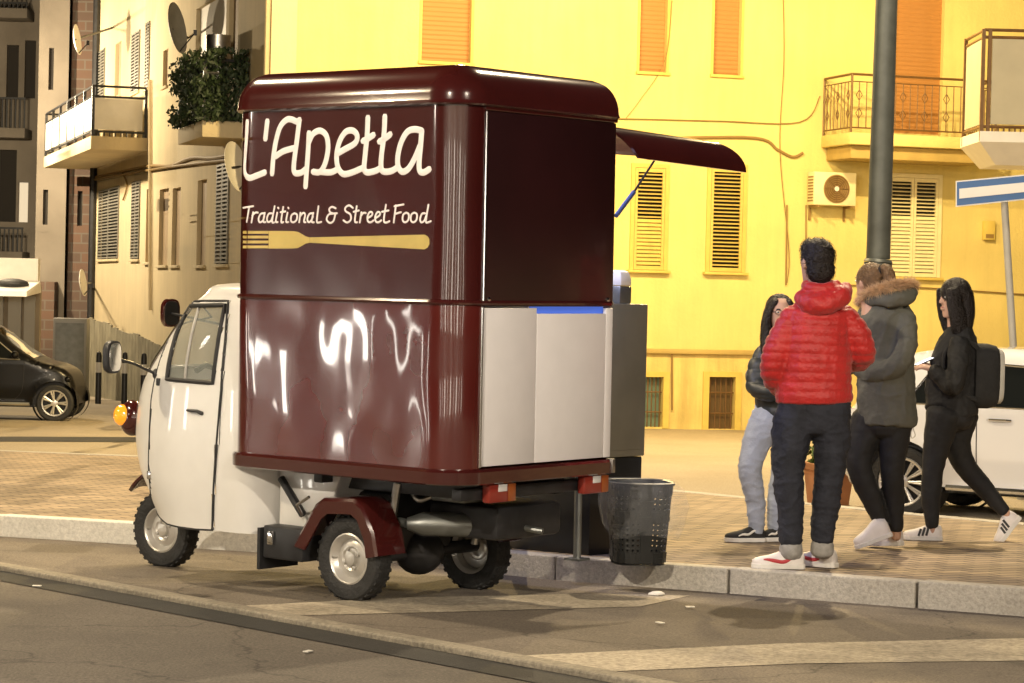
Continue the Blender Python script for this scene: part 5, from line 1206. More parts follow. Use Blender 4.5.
def head(mb, c, fwd, up=Vector((0, 0, 1)), s=1.0):
    fwd = (fwd-up*fwd.dot(up)).normalized(); rt = fwd.cross(up)
    prof = [(-.125, .030, .022, .050), (-.115, .042, .040, .040), (-.085, .054, .062, .022), (-.045, .066, .082, .006), (0, .074, .094, 0), (.04, .077, .098, -.004), (.075, .071, .090, -.008), (.10, .054, .068, -.012), (.116, .026, .034, -.014)]
    rs = []
    for z, a_, b_, o in prof:
        rs.append([c+(up*z+rt*(a_*math.cos(t))+fwd*(o+b_*math.sin(t)))*s for t in [2*math.pi*k/24 for k in range(24)]])
    mb.rings(rs)
    mb.rings([[c+(up*z+rt*(w*q)+fwd*(f if abs(q) < .5 else .075))*s for q in (-1, -.4, .4, 1)]+[c+(up*z+rt*w*.3+fwd*.06)*s, c+(up*z-rt*w*.3+fwd*.06)*s] for z, w, f in ((.022, .009, .094), (-.005, .012, .106), (-.026, .017, .114), (-.034, .016, .098))])
    for sg in (1, -1): mb.dome(c+(rt*(.078*sg)-fwd*.004+up*(-.004))*s, .012*s, .022*s, .032*s, 10, 8, Matrix((rt, fwd, up)).transposed())
    mb.dome(c+(fwd*.086-up*.066)*s, .026*s, .014*s, .012*s, 10, 6, Matrix((rt, fwd, up)).transposed())
    limb(mb, [c-up*.20*s-fwd*.02*s, c-up*.11*s-fwd*.01*s, c-up*.05*s], [(.062, .060), (.054, .056), (.05, .056)], rt)
    return rt
def face_parts(c, fwd, parent, origin, up=Vector((0, 0, 1)), s=1.0):
    fwd = (fwd-up*fwd.dot(up)).normalized(); rt = fwd.cross(up); c = c-origin; Q = Matrix((rt, fwd, up)).transposed()
    for sg in (1, -1):
        e = MB().dome(c+(rt*(.031*sg)+fwd*.082+up*.012)*s, .013*s, .010*s, .008*s, 12, 8, Q).build('eye', M['eyewhite'], parent)
        MB().dome(c+(rt*(.031*sg)+fwd*.0905+up*.012)*s, .0055*s, .003*s, .0055*s, 10, 6, Q).build('iris', M['hair_dark'], e)
        MB().tube([c+(rt*((.018+.012*k)*sg)+fwd*(.092-.004*k)+up*(.031+.002*k*(2-k)))*s for k in range(3)], .0035*s, 6).build('eyebrow', M['hair_dark'], parent)
    MB().dome(c+(fwd*.089-up*.058)*s, .022*s, .009*s, .007*s, 12, 6, Q).build('lips', M['lips'], parent)
def hand(mb, wrist, dirn, nrm, curl=.5, s=1.0, thumb=1):
    dirn = dirn.normalized(); nrm = (nrm-dirn*nrm.dot(dirn)).normalized(); lat = dirn.cross(nrm)
    limb(mb, [wrist-dirn*.03*s, wrist+dirn*.03*s, wrist+dirn*.085*s], [(.026*s, .021*s), (.036*s, .016*s), (.040*s, .014*s)], lat, 14, 4)
    for i, (o, l) in enumerate(((-.031, .068), (-.0105, .078), (.0105, .074), (.031, .058))):
        p = wrist+(dirn*.078+lat*o)*s; a_ = 0; pts = [p-dirn*.02*s]
        d = dirn
        for k, f in enumerate((.45, .32, .23)):
            a_ += curl*(.5+.25*k); d = dirn*math.cos(a_)+nrm*math.sin(a_); pts.append(p); p = p+d*l*f*s
        pts.append(p)
        limb(mb, pts, [(.0092*s, .0092*s)]*2+[(.0088*s, .0088*s), (.0082*s, .0082*s), (.007*s, .007*s)][:len(pts)-2], lat, 10, 3)
    b_ = wrist+(dirn*.02+lat*(-.030*thumb))*s
    limb(mb, [b_, b_+(dirn*.030-lat*.022*thumb+nrm*.012)*s, b_+(dirn*.058-lat*.020*thumb+nrm*.028)*s], [(.014*s, .014*s), (.0105*s, .0105*s), (.0085*s, .0085*s)], lat, 10, 4)
def shoe(parent, origin, heel, toe, width, hgt, upper, sole, nm='shoe', pitch_up=None, deco=None, near=None):
    heel, toe = heel-origin, toe-origin; ax = (toe-heel); L = ax.length; ax = ax.normalized(); up = Vector((0, 0, 1)) if pitch_up is None else pitch_up; up = (up-ax*up.dot(ax)).normalized(); lat = ax.cross(up)
    S_ = [(0.0, .40, .62), (.04, .62, .95), (.14, .72, 1.08), (.28, .74, 1.12), (.42, .78, .98), (.56, .90, .78), (.70, 1.0, .62), (.84, .92, .52), (.94, .66, .42), (1.0, .28, .30)]
    rs = []
    for t, w, h in S_:
        W2, H2 = w*width/2, h*hgt; b_ = heel+ax*(L*t)+up*.022
        rs.append([b_+lat*(W2*.98*x)+up*(H2*z) for x, z in ((-1, 0), (-.99, .35), (-.86, .68), (-.5, .93), (0, 1), (.5, .93), (.86, .68), (.99, .35), (1, 0))])
    o = MB().rings(rs).build(nm, upper, parent, R_(60))
    rs = []
    for t, w, h in S_:
        W2 = (w*width/2+.004); b_ = heel+ax*(L*(t*1.03-.015)); rs.append([b_-lat*W2, b_+lat*W2, b_+lat*W2+up*.026, b_-lat*W2+up*.026])
    MB().rings(rs).build('sole', sole, o, False, bevel=.003)
    sg = 1 if near is None or lat.dot(near) > 0 else -1
    def sidept(t, z, off=.002):
        for i in range(len(S_)-1):
            if t <= S_[i+1][0]: f = (t-S_[i][0])/(S_[i+1][0]-S_[i][0]); w = S_[i][1]+(S_[i+1][1]-S_[i][1])*f; h = S_[i][2]+(S_[i+1][2]-S_[i][2])*f; break
        k = .98 if z < .35 else .98-.28*(z-.35)
        return heel+ax*(L*t)+up*(.022+h*hgt*z)+lat*sg*(w*width/2*k+off)
    if deco:
        for pts, r, mt in deco:
            q = catmull([sidept(t, z) for t, z in pts], 4)
            rr = [r*min(1, .35+2.2*min(i, len(q)-1-i)/len(q)) for i in range(len(q))] if len(pts) > 3 else r
            MB().tube(q, rr, 8, lat, .35).build('side_mark', mt, o)
    return o, sidept
M['skin'] = mat('skin', (.50, .30, .21), .55, var=.06, vs=30); M['eyewhite'] = mat('eye_white', (.7, .68, .65), .2); M['lips'] = mat('lips', (.40, .14, .12), .4)
M['hair_dark'] = mat('dark_brown_hair', (.014, .009, .007), .5, var=.4, vs=60, bump=.7, bs=90)
M['hair_blond'] = mat('blond_hair', (.20, .115, .05), .5, var=.35, vs=60, bump=.6, bs=90)
M['red_nylon'] = mat('red_nylon', (.46, .014, .012), .52, var=.15, vs=14, sheen=.2, bump=.3, bs=60)
M['denim'] = mat('dark_navy_denim', (.018, .020, .030), .85, var=.3, vs=14, bump=.25, bs=80)
M['denim_cuff'] = mat('pale_denim_cuff', (.30, .29, .27), .9, var=.2, vs=30)
M['denim_light'] = mat('light_blue_denim', (.32, .36, .46), .85, var=.14, vs=10, bump=.2, bs=80)
M['olive'] = mat('grey_green_parka_cloth', (.105, .105, .085), .85, var=.15, vs=12, bump=.2, bs=60)
M['fur'] = mat('tan_fur', (.62, .42, .24), .85, var=.35, vs=30)
M['legging'] = mat('black_legging', (.010, .010, .011), .75, var=.3, vs=20)
M['blackcloth'] = mat('black_cloth', (.010, .010, .010), .8, var=.3, vs=15, bump=.2, bs=50)
M['puffer_dark'] = mat('dark_puffer', (.018, .022, .024), .5, var=.2, vs=15)
M['shoe_white'] = mat('white_leather_shoe', (.70, .66, .63), .45, var=.06, vs=25); M['rubber_white'] = mat('white_rubber', (.68, .66, .62), .6, var=.08, vs=20)
M['shoe_black'] = mat('black_canvas_shoe', (.015, .015, .016), .8); M['red_mark'] = mat('red_leather', (.42, .03, .04), .5); M['black_mark'] = mat('black_leather', (.02, .02, .02), .5)
M['greyfabric'] = mat('pale_grey_fabric', (.48, .47, .42), .7, var=.1, vs=15)
UP = Vector((0, 0, 1))
from mathutils.bvhtree import BVHTree
def strands(o, n, steps, st, jit, lift, wd, grav=1.0, c=None):
    me = o.data; bm = bmesh.new(); bm.from_mesh(me); bm.faces.ensure_lookup_table(); tree = BVHTree.FromBMesh(bm); fcs = bm.faces; a = MB(); zs = [v.co.z for v in bm.verts]; zlo, zhi = min(zs), max(zs)
    for _ in range(n):
        f = fcs[random.randrange(len(fcs))]; p = f.calc_center_median(); nn = f.normal.copy(); j = Vector((random.gauss(0, 1), random.gauss(0, 1), random.gauss(0, .4)))*jit
        P = []
        for k in range(steps):
            P.append((p+nn*(lift*(.3+k/steps*random.uniform(.6, 1.6))), nn.copy()))
            d = Vector((0, 0, -grav))+j+nn*.1; d = d-nn*d.dot(nn)
            if d.length < 1e-3: d = nn.orthogonal()
            q_, n2, _i, _d = tree.find_nearest(p+d.normalized()*st)
            if q_ is None: break
            p, nn = q_, n2
        if len(P) < 3: continue
        L, R2 = [], []
        for k in range(len(P)):
            t = (P[min(k+1, len(P)-1)][0]-P[max(k-1, 0)][0]).normalized(); s_ = t.cross(P[k][1]); s_ = s_.normalized() if s_.length > 1e-6 else Vector((1, 0, 0)); w_ = wd*(1-k/len(P)*.85); L.append(P[k][0]+s_*w_); R2.append(P[k][0]-s_*w_)
        m0 = len(L); a.add(L+R2, [(k, k+1, m0+k+1, m0+k) for k in range(m0-1)])
    nv = len(me.vertices); a2 = MB(); a2.v = [tuple(v.co) for v in me.vertices]; a2.f = [tuple(f.vertices) for f in me.polygons]; a2.add([Vector(v) for v in a.v], a.f)
    m2 = a2.mesh('hair', recalc=False); m2.materials.append(me.materials[0]); m2.polygons.foreach_set('use_smooth', [True]*len(m2.polygons)); o.data = m2; bm.free()
def folds(big, ridge, fine, zs=2.2):
    def f(c, n_):
        a_ = noise.noise(Vector((c.x*6, c.y*6, c.z*6*zs))); b_ = noise.noise(Vector((c.x*9+3, c.y*9, c.z*9*zs+7))); return big*a_+ridge*((1-abs(b_)*2.2)**3 if abs(b_) < .45 else 0)+fine*noise.noise(c*45)
    return f
class Fig:
    def __init__(s, name_label, foot, Y, fwd, cat='person', group='people waiting by the truck'):
        g = gp(*foot, .134); s.Y = Y; s.o = empty('person', (at(*foot, Y).x, Y, gz(Y, .134)), label=name_label, cat='person', group=group)
        s.org = s.o.location.copy(); s.k = Y/2400; s.f = Vector(fwd).normalized(); s.r = s.f.cross(UP); s.cam = (CC-s.org).normalized()
    def J(s, x, y, dy=0): return at(x, y, s.Y+dy)
    def chain(s, mb, rows, side=None, scale=1.0, grow=0.0, short=False):  # rows: (px, py, depth offset, half width px, half depth px)
        limb(mb, [s.J(r[0], r[1], r[2]) for r in rows], [(max(.01, r[3]*s.k*scale+grow), max(.01, r[4]*s.k*scale+grow)) for r in rows], side or Vector((1, 0, 0)), short=short)
    def ground(s, x, y, up=0): 
        p = s.J(x, y); return Vector((p.x, p.y, gz(p.y, .134)+up))
def quilts(amp, pitch, wr_=.004):
    w_ = wrinkle(wr_, 9)
    def f(c, n_):
        ph = (c.z+.01*noise.noise(c*4))/pitch; q = abs(math.sin(math.pi*ph)); return amp*(q**.4-.7)+w_(c, n_)+.0045*q*noise.noise(Vector((c.x*34, c.y*34, c.z*12)))
    return f
NAP = {}
# --- man in the red quilted jacket, seen from behind
m_ = Fig('person in red quilted jacket and dark jeans, back turned, white shoes near kerb edge', (800, 567), 12.8, (-.30, .95, 0))
torso = [(814, 402, 0, 39, 27), (814, 382, 0, 38, 27), (815, 358, 0, 37, 28), (816, 334, 0, 36, 27), (818, 316, 0, 33, 24), (818, 304, .01, 24, 18), (818, 294, .02, 14, 14)]
armL = [(796, 316, 0, 14, 14), (783, 338, -.02, 15, 15), (775, 362, -.02, 14.5, 14), (776, 380, .06, 12.5, 12), (788, 392, .22, 10, 10)]
armR = [(842, 316, 0, 14, 14), (856, 334, .0, 14, 15), (863, 352, .02, 12.5, 13), (856, 362, .14, 11, 11), (838, 362, .28, 9.5, 9.5)]
legL = [(798, 404, 0, 20, 21), (792, 432, 0, 20, 21.5), (788, 468, 0, 16, 17), (790, 505, 0, 13.5, 14.5), (791, 541, 0, 11.2, 12)]
legR = [(830, 404, 0, 20, 21), (831, 432, .02, 19.5, 21.5), (830, 468, .03, 15.5, 17), (826, 505, .05, 13.5, 14.5), (822, 540, .06, 11, 12)]
hc = m_.J(816, 263); hf = Vector((-.45, .89, 0))
bd = MB()
for c in (torso, armL, armR, legL+[(791, 556, 0, 8, 9)], legR+[(822, 553, .06, 8, 9)]): m_.chain(bd, c, scale=.86, grow=-.004)
head(bd, hc, hf, s=1.0); hand(bd, m_.J(788, 392, .22), Vector((.5, .85, -.1)), Vector((0, 0, -1)), .6); hand(bd, m_.J(838, 362, .28), Vector((-.6, .75, .1)), Vector((-.5, -.5, 0)), .6, 1, -1)
fuse(bd, 'body', M['skin'], m_.o, .007, 2, None, m_.org)
face_parts(hc, hf, m_.o, m_.org)
jk = MB()
for c in (torso, armL, armR): m_.chain(jk, c, short=c is torso)
limb(jk, [m_.J(818, 306, .02), m_.J(818, 292, .02), m_.J(818, 285, .02)], [(.115, .10), (.098, .09), (.090, .085)], (1, 0, 0))
fuse(jk, 'jacket', M['red_nylon'], m_.o, .0085, 3, quilts(.009, .05), m_.org)
hdm = MB(); limb(hdm, [m_.J(799, 296, -.05), m_.J(808, 303, -.10), m_.J(826, 303, -.125), m_.J(842, 296, -.09), m_.J(845, 288, -.02)], [(.04, .03), (.055, .05), (.06, .055), (.055, .05), (.035, .035)], UP)
limb(hdm, [m_.J(806, 287, -.06), m_.J(824, 290, -.09), m_.J(838, 285, -.05)], [(.03, .03), (.038, .04), (.03, .03)], UP)
fuse(hdm, 'hood', M['red_nylon'], m_.o, .0085, 3, wrinkle(.010, 14), m_.org)
tr = MB()
for c in (legL, legR): m_.chain(tr, c)
m_.chain(tr, [(814, 424, .01, 37, 23), (814, 392, .01, 36, 25)])
fuse(tr, 'trousers', M['denim'], m_.o, .0085, 3, folds(.009, .007, .0025), m_.org)
cf = MB()
for c, dy in (((791, 551), 0), ((822, 549), .06)): limb(cf, [m_.J(c[0], c[1]-5, dy), m_.J(c[0], c[1]+3, dy)], [(.062, .066), (.062, .066)], (1, 0, 0))
fuse(cf, 'trouser_cuffs', M['denim_cuff'], m_.o, .007, 1, wrinkle(.004, 25), m_.org)
hr = MB(); rt = hf.cross(UP)
Qh = Matrix((rt, hf, UP)).transposed()
hr.dome(hc+UP*.035-hf*.018, .087, .098, .096, 20, 14, Qh); hr.dome(hc-UP*.035-hf*.045, .078, .066, .082, 18, 12, Qh); hr.dome(hc+UP*.075+hf*.02, .07, .085, .055, 18, 12, Qh)
strands(fuse(hr, 'hair', M['hair_dark'], m_.o, .006, 1, lambda c, n_: .004*noise.noise(c*50)+.003*noise.noise(c*130), m_.org), 900, 5, .010, .8, .010, .0018, .5)
swoosh = [((.30, .62), (.38, .30), (.50, .22), (.62, .34), (.74, .62), (.84, .85))]
sw = [([(.20, .72), (.30, .36), (.42, .22), (.55, .34), (.70, .58), (.80, .66)], .010, M['red_mark'])]
camv = Vector((-.2, -1, 0))
for (hx, tx, py, dy) in ((804, 752, 571, 0), (836, 799, 567, .10)):
    hp_, tp_ = m_.J(hx, py, dy), m_.J(tx, py+1, dy+.03 if dy else .0); hp_.z = gz(hp_.y, .134); tp_.z = gz(tp_.y, .134)
    if (tp_-hp_).length < .24: tp_ = hp_+(tp_-hp_+Vector((0, .12, 0))).normalized()*.27
    shoe(m_.o, m_.org, hp_, tp_, .10, .078, M['shoe_white'], M['rubber_white'], deco=sw, near=camv)
# --- woman in the parka with fur hood
g_ = Fig('person in long grey-green parka with fur-trimmed hood and blond ponytail', (876, 551), 14.2, (-.75, .66, 0))
torso = [(887, 424, 0, 29, 24), (887, 400, 0, 29, 24), (886, 370, 0, 28.5, 24), (886, 340, 0, 28, 23), (886, 318, 0, 27, 21), (884, 306, 0, 21, 17), (880, 297, 0, 12, 12)]
armR = [(902, 314, -.04, 11, 11), (905, 338, -.10, 12, 12), (898, 364, -.14, 11, 11), (876, 372, -.10, 10, 10), (858, 368, .0, 9, 9)]
armL = [(868, 314, .12, 11, 11), (862, 340, .16, 11, 11), (858, 362, .16, 10, 10), (846, 368, .10, 8, 8)]
legL = [(870, 420, .03, 19, 19), (860, 448, .02, 15.5, 16), (860, 470, .0, 12.5, 13), (871, 497, .02, 11, 11.5), (882, 524, .04, 7.5, 8)]
legR = [(896, 420, .0, 18, 19), (893, 448, 0, 15, 16), (892, 472, 0, 12, 13), (894, 500, .05, 10.5, 11), (896, 528, .08, 7.5, 8)]
hc = g_.J(870, 283); hf = Vector((-.62, .78, 0)); rt = hf.cross(UP); Qh = Matrix((rt, hf, UP)).transposed()
bd = MB()
for c in (torso, armR, armL, legL+[(884, 534, .04, 6.5, 7)], legR+[(896, 538, .08, 6.5, 7)]): g_.chain(bd, c, scale=.84, grow=-.004)
head(bd, hc, hf, s=.96); hand(bd, g_.J(858, 368, .0), Vector((-.9, .3, .1)), Vector((0, .4, -1)), .7, .92); hand(bd, g_.J(846, 368, .1), Vector((-.8, .5, .2)), Vector((0, -.4, -1)), .7, .92, -1)
fuse(bd, 'body', M['skin'], g_.o, .007, 2, None, g_.org); face_parts(hc, hf, g_.o, g_.org, s=.96)
ck = MB()
for c in (torso, armR, armL): g_.chain(ck, c, short=c is torso)
fuse(ck, 'parka', M['olive'], g_.o, .009, 3, folds(.013, .008, .003, 1.0), g_.org)
hd2 = MB(); hp1 = [g_.J(864, 303, .10), g_.J(872, 299, -.06), g_.J(890, 299, -.14), g_.J(906, 297, -.12), g_.J(911, 292, -.02), g_.J(900, 294, .10)]
limb(hd2, hp1, [(.03, .028), (.042, .040), (.05, .048), (.05, .045), (.04, .038), (.026, .026)], UP)
fuse(hd2, 'hood', M['olive'], g_.o, .009, 3, wrinkle(.008, 14), g_.org)
fp = catmull([g_.J(860, 303, .12), g_.J(865, 295, -.05), g_.J(879, 289, -.15), g_.J(896, 285, -.17), g_.J(909, 284, -.08), g_.J(914, 286, .03)], 14)
fur = MB()
for _ in range(5200):
    i = random.randrange(len(fp)-1); c = fp[i].lerp(fp[i+1], random.random())-g_.org
    d = Vector((random.gauss(0, 1), random.gauss(0, 1), random.gauss(.15, 1))).normalized(); l = random.uniform(.028, .066); q = d.orthogonal().normalized()*.0022; s_ = d.cross(q).normalized()*.0022
    tip = c+d*l+Vector((0, 0, -.010*random.random())); fur.add([c+q, c-q*.5+s_, c-q*.5-s_, tip], [(0, 1, 3), (1, 2, 3), (2, 0, 3)])
fur.build('fur_trim', M['fur'], g_.o, False)
lg = MB()
for c in (legL, legR): g_.chain(lg, c)
g_.chain(lg, [(885, 428, 0, 25, 20), (886, 405, 0, 26, 20)])
fuse(lg, 'leggings', M['legging'], g_.o, .008, 3, wrinkle(.004, 18), g_.org)
hr = MB(); hr.dome(hc+UP*.03-hf*.015, .083, .094, .092, 20, 14, Qh); hr.dome(hc-UP*.02-hf*.045, .074, .06, .07, 16, 12, Qh)
limb(hr, [hc-hf*.085+UP*.075, hc-hf*.125+UP*.085, hc-hf*.155+UP*.03, hc-hf*.15-UP*.05], [(.022, .022), (.032, .03), (.034, .034), (.014, .014)], rt)
strands(fuse(hr, 'hair', M['hair_blond'], g_.o, .006, 1, lambda c, n_: .004*noise.noise(Vector((c.x*60, c.y*60, c.z*18))), g_.org), 1300, 9, .014, .18, .005, .0016)
p_ = hc-hf*.098+UP*.078-g_.org; MB().lathe([(.018, -.012), (.032, -.008), (.032, .008), (.018, .012)], Matrix.Translation(p_)@hf.to_track_quat('Z', 'Y').to_matrix().to_4x4(), 14).build('hair_tie', M['blackcloth'], g_.o)
c0 = g_.J(912, 421, -.05)-g_.org; MB().tube(catmull([c0, c0+Vector((.01, 0, -.05)), c0+Vector((.022, 0, -.085)), c0+Vector((0, 0, -.10)), c0+Vector((-.004, 0, -.05)), c0], 4), .003, 6).build('drawcord', M['greyfabric'], g_.o)
h0 = g_.J(892, 545); h0.z = gz(h0.y, .134)+.085; t0 = g_.J(856, 551); t0.z = gz(t0.y, .134)
shoe(g_.o, g_.org, h0, t0, .09, .10, M['shoe_white'], M['rubber_white'], pitch_up=Vector((-.2, 0, 1)), near=camv)
h0 = g_.J(902, 549, .10); h0.z = gz(h0.y, .134)+.02; t0 = h0+Vector((-.17, .15, -.02)); shoe(g_.o, g_.org, h0, t0, .09, .10, M['shoe_white'], M['rubber_white'], near=camv)
# --- girl walking in black
b_ = Fig('person all in black walking left with a backpack and a phone', (940, 541), 15.1, (-.99, .1, 0))
torso = [(953, 416, 0, 25, 20), (952, 398, 0, 27, 21), (953, 375, 0, 25, 20), (957, 352, 0, 22, 19), (959, 338, 0, 17, 17), (959, 326, 0, 11, 12)]
armN = [(960, 342, -.13, 9.5, 10), (958, 366, -.18, 10, 10), (953, 386, -.18, 9.5, 9.5), (940, 376, -.14, 8, 8), (934, 370, -.10, 6, 6)]
armF = [(955, 342, .13, 9.5, 10), (950, 366, .17, 10, 10), (945, 384, .16, 9, 9), (937, 374, .08, 7, 7), (933, 368, .03, 6, 6)]
legF = [(944, 414, -.05, 18, 17), (938, 440, -.05, 14.5, 14), (933, 468, -.05, 11, 11), (931, 495, -.05, 10, 9.5), (932, 526, -.05, 6.5, 6.5)]
legB = [(961, 414, .08, 18, 17), (957, 440, .08, 14.5, 14), (964, 464, .08, 11.5, 11), (984, 488, .08, 9.5, 9), (1004, 511, .08, 6.5, 6.5)]
hc = b_.J(955, 299); hf = Vector((-.97, -.22, 0)); rt = hf.cross(UP); Qh = Matrix((rt, hf, UP)).transposed(); hup = Vector((-.08, 0, 1)).normalized()
bd = MB()
for c in (torso, armN, armF, legF+[(932, 533, -.05, 5.5, 6)], legB+[(1010, 517, .08, 5.5, 6)]): b_.chain(bd, c, scale=.84, grow=-.004)
head(bd, hc, hf, s=.95)
hand(bd, b_.J(935, 370, -.10), Vector((-.9, .15, .25)), Vector((.1, .4, -1)), .55, .9); hand(bd, b_.J(934, 368, .03), Vector((-.9, -.1, .25)), Vector((.1, -.4, -1)), .55, .9, -1)
fuse(bd, 'body', M['skin'], b_.o, .006, 2, None, b_.org); face_parts(hc, hf, b_.o, b_.org, s=.95)
jk = MB()
for c in (torso, armN, armF): b_.chain(jk, c, short=c is torso)
fuse(jk, 'jacket', M['blackcloth'], b_.o, .009, 3, folds(.011, .008, .003, 1.2), b_.org)
lg = MB()
for c in (legF, legB): b_.chain(lg, c)
b_.chain(lg, [(952, 420, 0, 22, 20), (952, 400, 0, 23, 20)])
fuse(lg, 'leggings', M['legging'], b_.o, .008, 3, wrinkle(.004, 18), b_.org)
hr = MB(); hr.dome(hc+UP*.038-hf*.006, .088, .100, .100, 20, 14, Qh)
limb(hr, [hc+UP*.04-hf*.05, hc-UP*.05-hf*.06, hc-UP*.15-hf*.055, hc-UP*.25-hf*.045], [(.08, .06), (.088, .062), (.09, .058), (.07, .035)], rt)
for sg in (1, -1): limb(hr, [hc+UP*.06+rt*.072*sg+hf*.05, hc-UP*.03+rt*.082*sg+hf*.035, hc-UP*.16+rt*.075*sg-hf*.0, hc-UP*.24+rt*.06*sg-hf*.01], [(.02, .045), (.022, .05), (.025, .05), (.02, .03)], rt)
strands(fuse(hr, 'hair', M['hair_dark'], b_.o, .006, 2, lambda c, n_: .004*noise.noise(Vector((c.x*60, c.y*60, c.z*10))), b_.org), 1500, 12, .018, .12, .006, .0018)
bp0 = b_.J(986, 376)-b_.org
bk = MB()
for x, y0, z in ((0, 0, 0),): pass
rs = []
for x, s in ((-.085, .92), (-.06, 1.0), (.0, 1.0), (.05, .94), (.07, .80)):
    rs.append([bp0+Vector((x+.02*math.sin(t)*.0-.10*(math.sin(t)*.22)*.0, .135*s*math.copysign(abs(math.cos(t))**.5, math.cos(t)), .205*s*math.copysign(abs(math.sin(t))**.55, math.sin(t)))) for t in [2*math.pi*k/28 for k in range(28)]])
bkp = MB().rings(rs).build('backpack', M['blackcloth'], b_.o)
rs = [[bp0+Vector((x, .12*s*math.copysign(abs(math.cos(t))**.5, math.cos(t)), -.0+.19*s*math.copysign(abs(math.sin(t))**.55, math.sin(t)))) for t in [2*math.pi*k/28 for k in range(28)]] for x, s in ((.066, .92), (.085, .90), (.098, .82), (.10, .4))]
MB().rings(rs).build('pocket_panel', M['greyfabric'], bkp)
for sg in (1, -1): MB().tube(catmull([bp0+Vector((-.07, .09*sg, .17)), bp0+Vector((-.16, .10*sg, .22)), bp0+Vector((-.28, .11*sg, .14)), bp0+Vector((-.25, .12*sg, -.06)), bp0+Vector((-.07, .10*sg, -.15))], 6), .018, 8, Vector((0, 1, 0)), .9).build('strap', M['blackcloth'], bkp)
ph = empty('smartphone', b_.J(926, 361, -.02), (0, R_(-24), R_(8)), label='lit smartphone held out by the walking person in black', cat='phone')
MB().box((-.075, -.036, -.004), (.075, .036, .004)).build('case', M['plastic_black'], ph, bevel=.003)
M['screen'] = mat('lit_phone_screen', (.6, .65, .8), .3, emit=(.75, .8, 1), es=1.6)
MB().box((-.07, -.033, .0041), (.07, .033, .0052)).build('screen', M['screen'], ph, False)
stripes = [([(.42+.10*i, .12), (.36+.10*i, .86)], .0075, M['black_mark']) for i in range(3)]
h0 = b_.J(942, 541, -.05); h0.z = gz(h0.y, .134)+.0; t0 = b_.J(903, 541, -.03); t0.z = gz(t0.y, .134)
shoe(b_.o, b_.org, h0, t0, .088, .075, M['shoe_white'], M['rubber_white'], deco=stripes, near=camv)
h0 = b_.J(1021, 518, .08); t0 = b_.J(999, 546, .08); shoe(b_.o, b_.org, h0, t0, .088, .075, M['shoe_white'], M['rubber_white'], pitch_up=Vector((-.75, 0, .55)), deco=stripes, near=camv)
# --- girl in light jeans behind the man
j_ = Fig('person in light blue jeans and dark puffer jacket half hidden behind the one in red', (752, 543), 14.6, (-.62, -.78, 0))
torso = [(780, 416, 0, 24, 20), (780, 400, 0, 25, 21), (780, 375, 0, 25, 20), (781, 352, 0, 23, 18), (781, 342, 0, 17, 15), (781, 332, 0, 10, 10)]
armA = [(767, 350, 0, 10, 10), (759, 368, -.02, 11, 11), (757, 386, -.06, 10.5, 10.5), (770, 392, -.16, 9, 9), (783, 388, -.20, 7, 7)]
armB = [(795, 350, .04, 10, 10), (803, 370, .06, 11, 11), (803, 388, .02, 10, 10), (792, 392, -.12, 8, 8)]
legA = [(768, 418, -.02, 17, 17), (756, 445, -.05, 14, 14), (750, 470, -.07, 11.5, 12), (755, 498, -.03, 10, 10), (757, 531, 0, 7.5, 8)]
legB = [(790, 418, .05, 17, 17), (787, 446, .05, 13.5, 14), (782, 474, .06, 11.5, 12), (777, 502, .08, 9.5, 10), (775, 530, .10, 7.5, 8)]
hc = j_.J(780, 314); hf = Vector((.10, -1, 0)); rt = hf.cross(UP); Qh = Matrix((rt, hf, UP)).transposed()
bd = MB()
for c in (torso, armA, armB, legA+[(757, 538, 0, 6.5, 7)], legB+[(775, 537, .10, 6.5, 7)]): j_.chain(bd, c, scale=.84, grow=-.004)
head(bd, hc, hf, s=.92); hand(bd, j_.J(783, 388, -.20), Vector((.9, -.2, .1)), Vector((0, 1, 0)), .7, .9); hand(bd, j_.J(792, 392, -.12), Vector((-.9, -.3, 0)), Vector((0, 1, 0)), .7, .9, -1)
fuse(bd, 'body', M['skin'], j_.o, .006, 2, None, j_.org); face_parts(hc, hf, j_.o, j_.org, s=.92)
cc = hc-j_.org; gl = MB()
for sg in (1, -1): gl.tube([cc+(rt*(.031*sg+.021*math.cos(t))+hf*.099+UP*(.012+.017*math.sin(t)))*.92 for t in [2*math.pi*k/16 for k in range(17)]], .002, 6)
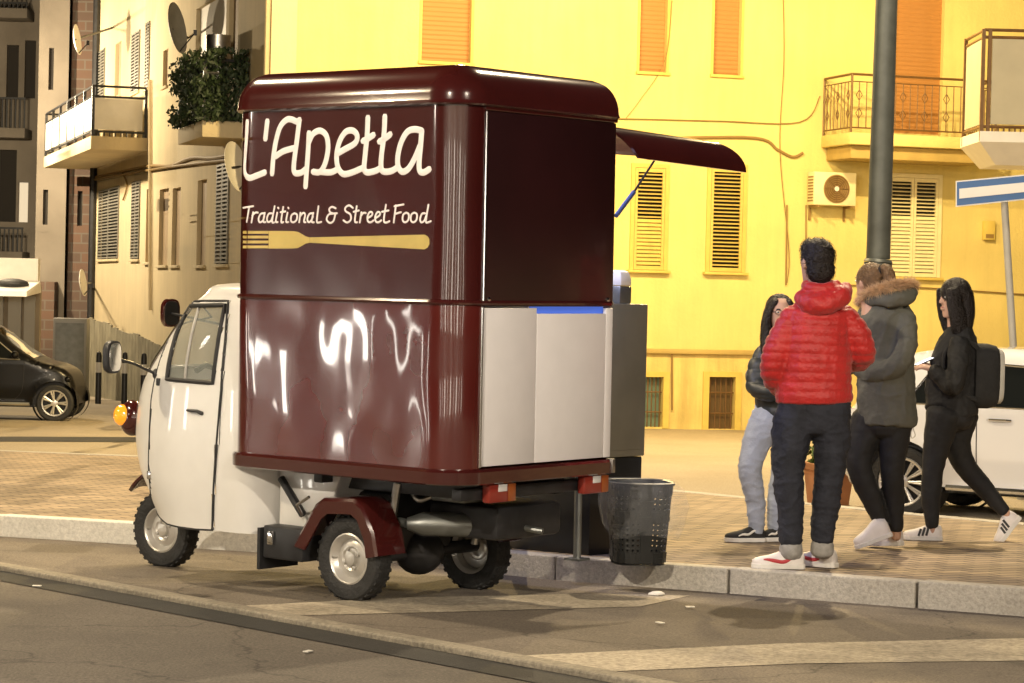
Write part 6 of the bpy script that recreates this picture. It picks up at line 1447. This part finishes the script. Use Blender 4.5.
gl.tube([cc+(rt*.052+hf*.098+UP*.014)*.92, cc+(rt*.082+hf*.0+UP*.014)*.92], .002, 6).tube([cc+(-rt*.052+hf*.098+UP*.014)*.92, cc+(-rt*.082+UP*.014)*.92], .002, 6).tube([cc+(rt*.011+hf*.1+UP*.016)*.92, cc+(-rt*.011+hf*.1+UP*.016)*.92], .002, 6)
gl.build('glasses', M['black_metal'], j_.o)
jk = MB()
for c in (torso, armA, armB): j_.chain(jk, c, short=c is torso)
limb(jk, [j_.J(781, 346), j_.J(781, 334), j_.J(781, 329)], [(.09, .085), (.075, .072), (.07, .068)], (1, 0, 0))
fuse(jk, 'jacket', M['puffer_dark'], j_.o, .0085, 3, quilts(.010, .075), j_.org)
lg = MB()
for c in (legA, legB): j_.chain(lg, c)
j_.chain(lg, [(779, 424, .02, 24, 19), (779, 405, .02, 24, 19)])
fuse(lg, 'jeans', M['denim_light'], j_.o, .008, 3, folds(.006, .006, .002), j_.org)
hr = MB(); hr.dome(hc+UP*.04-hf*.025, .084, .088, .085, 20, 14, Qh); hr.dome(hc-UP*.03-hf*.05, .082, .055, .10, 16, 12, Qh)
for sg in (1, -1): limb(hr, [hc+UP*.08+rt*.04*sg+hf*.045, hc+UP*.01+rt*.080*sg+hf*.02, hc-UP*.10+rt*.088*sg+hf*.02, hc-UP*.20+rt*.092*sg+hf*.05, hc-UP*.29+rt*.088*sg+hf*.06], [(.02, .03), (.02, .045), (.028, .045), (.030, .035), (.014, .018)], rt)
strands(fuse(hr, 'hair', M['hair_dark'], j_.o, .006, 2, lambda c, n_: .004*noise.noise(Vector((c.x*60, c.y*60, c.z*10))), j_.org), 1300, 12, .018, .12, .006, .0018)
wave = [([(.12, .55), (.30, .62), (.45, .40), (.60, .52), (.72, .40)], .007, M['rubber_white'])]
for (hx, tx, py, dy) in ((764, 725, 545, 0), (786, 757, 544, .10)):
    h0, t0 = j_.J(hx, py, dy), j_.J(tx, py, dy-.06); h0.z = gz(h0.y, .134); t0.z = gz(t0.y, .134)
    shoe(j_.o, j_.org, h0, t0, .088, .07, M['shoe_black'], M['rubber_white'], deco=wave, near=camv)
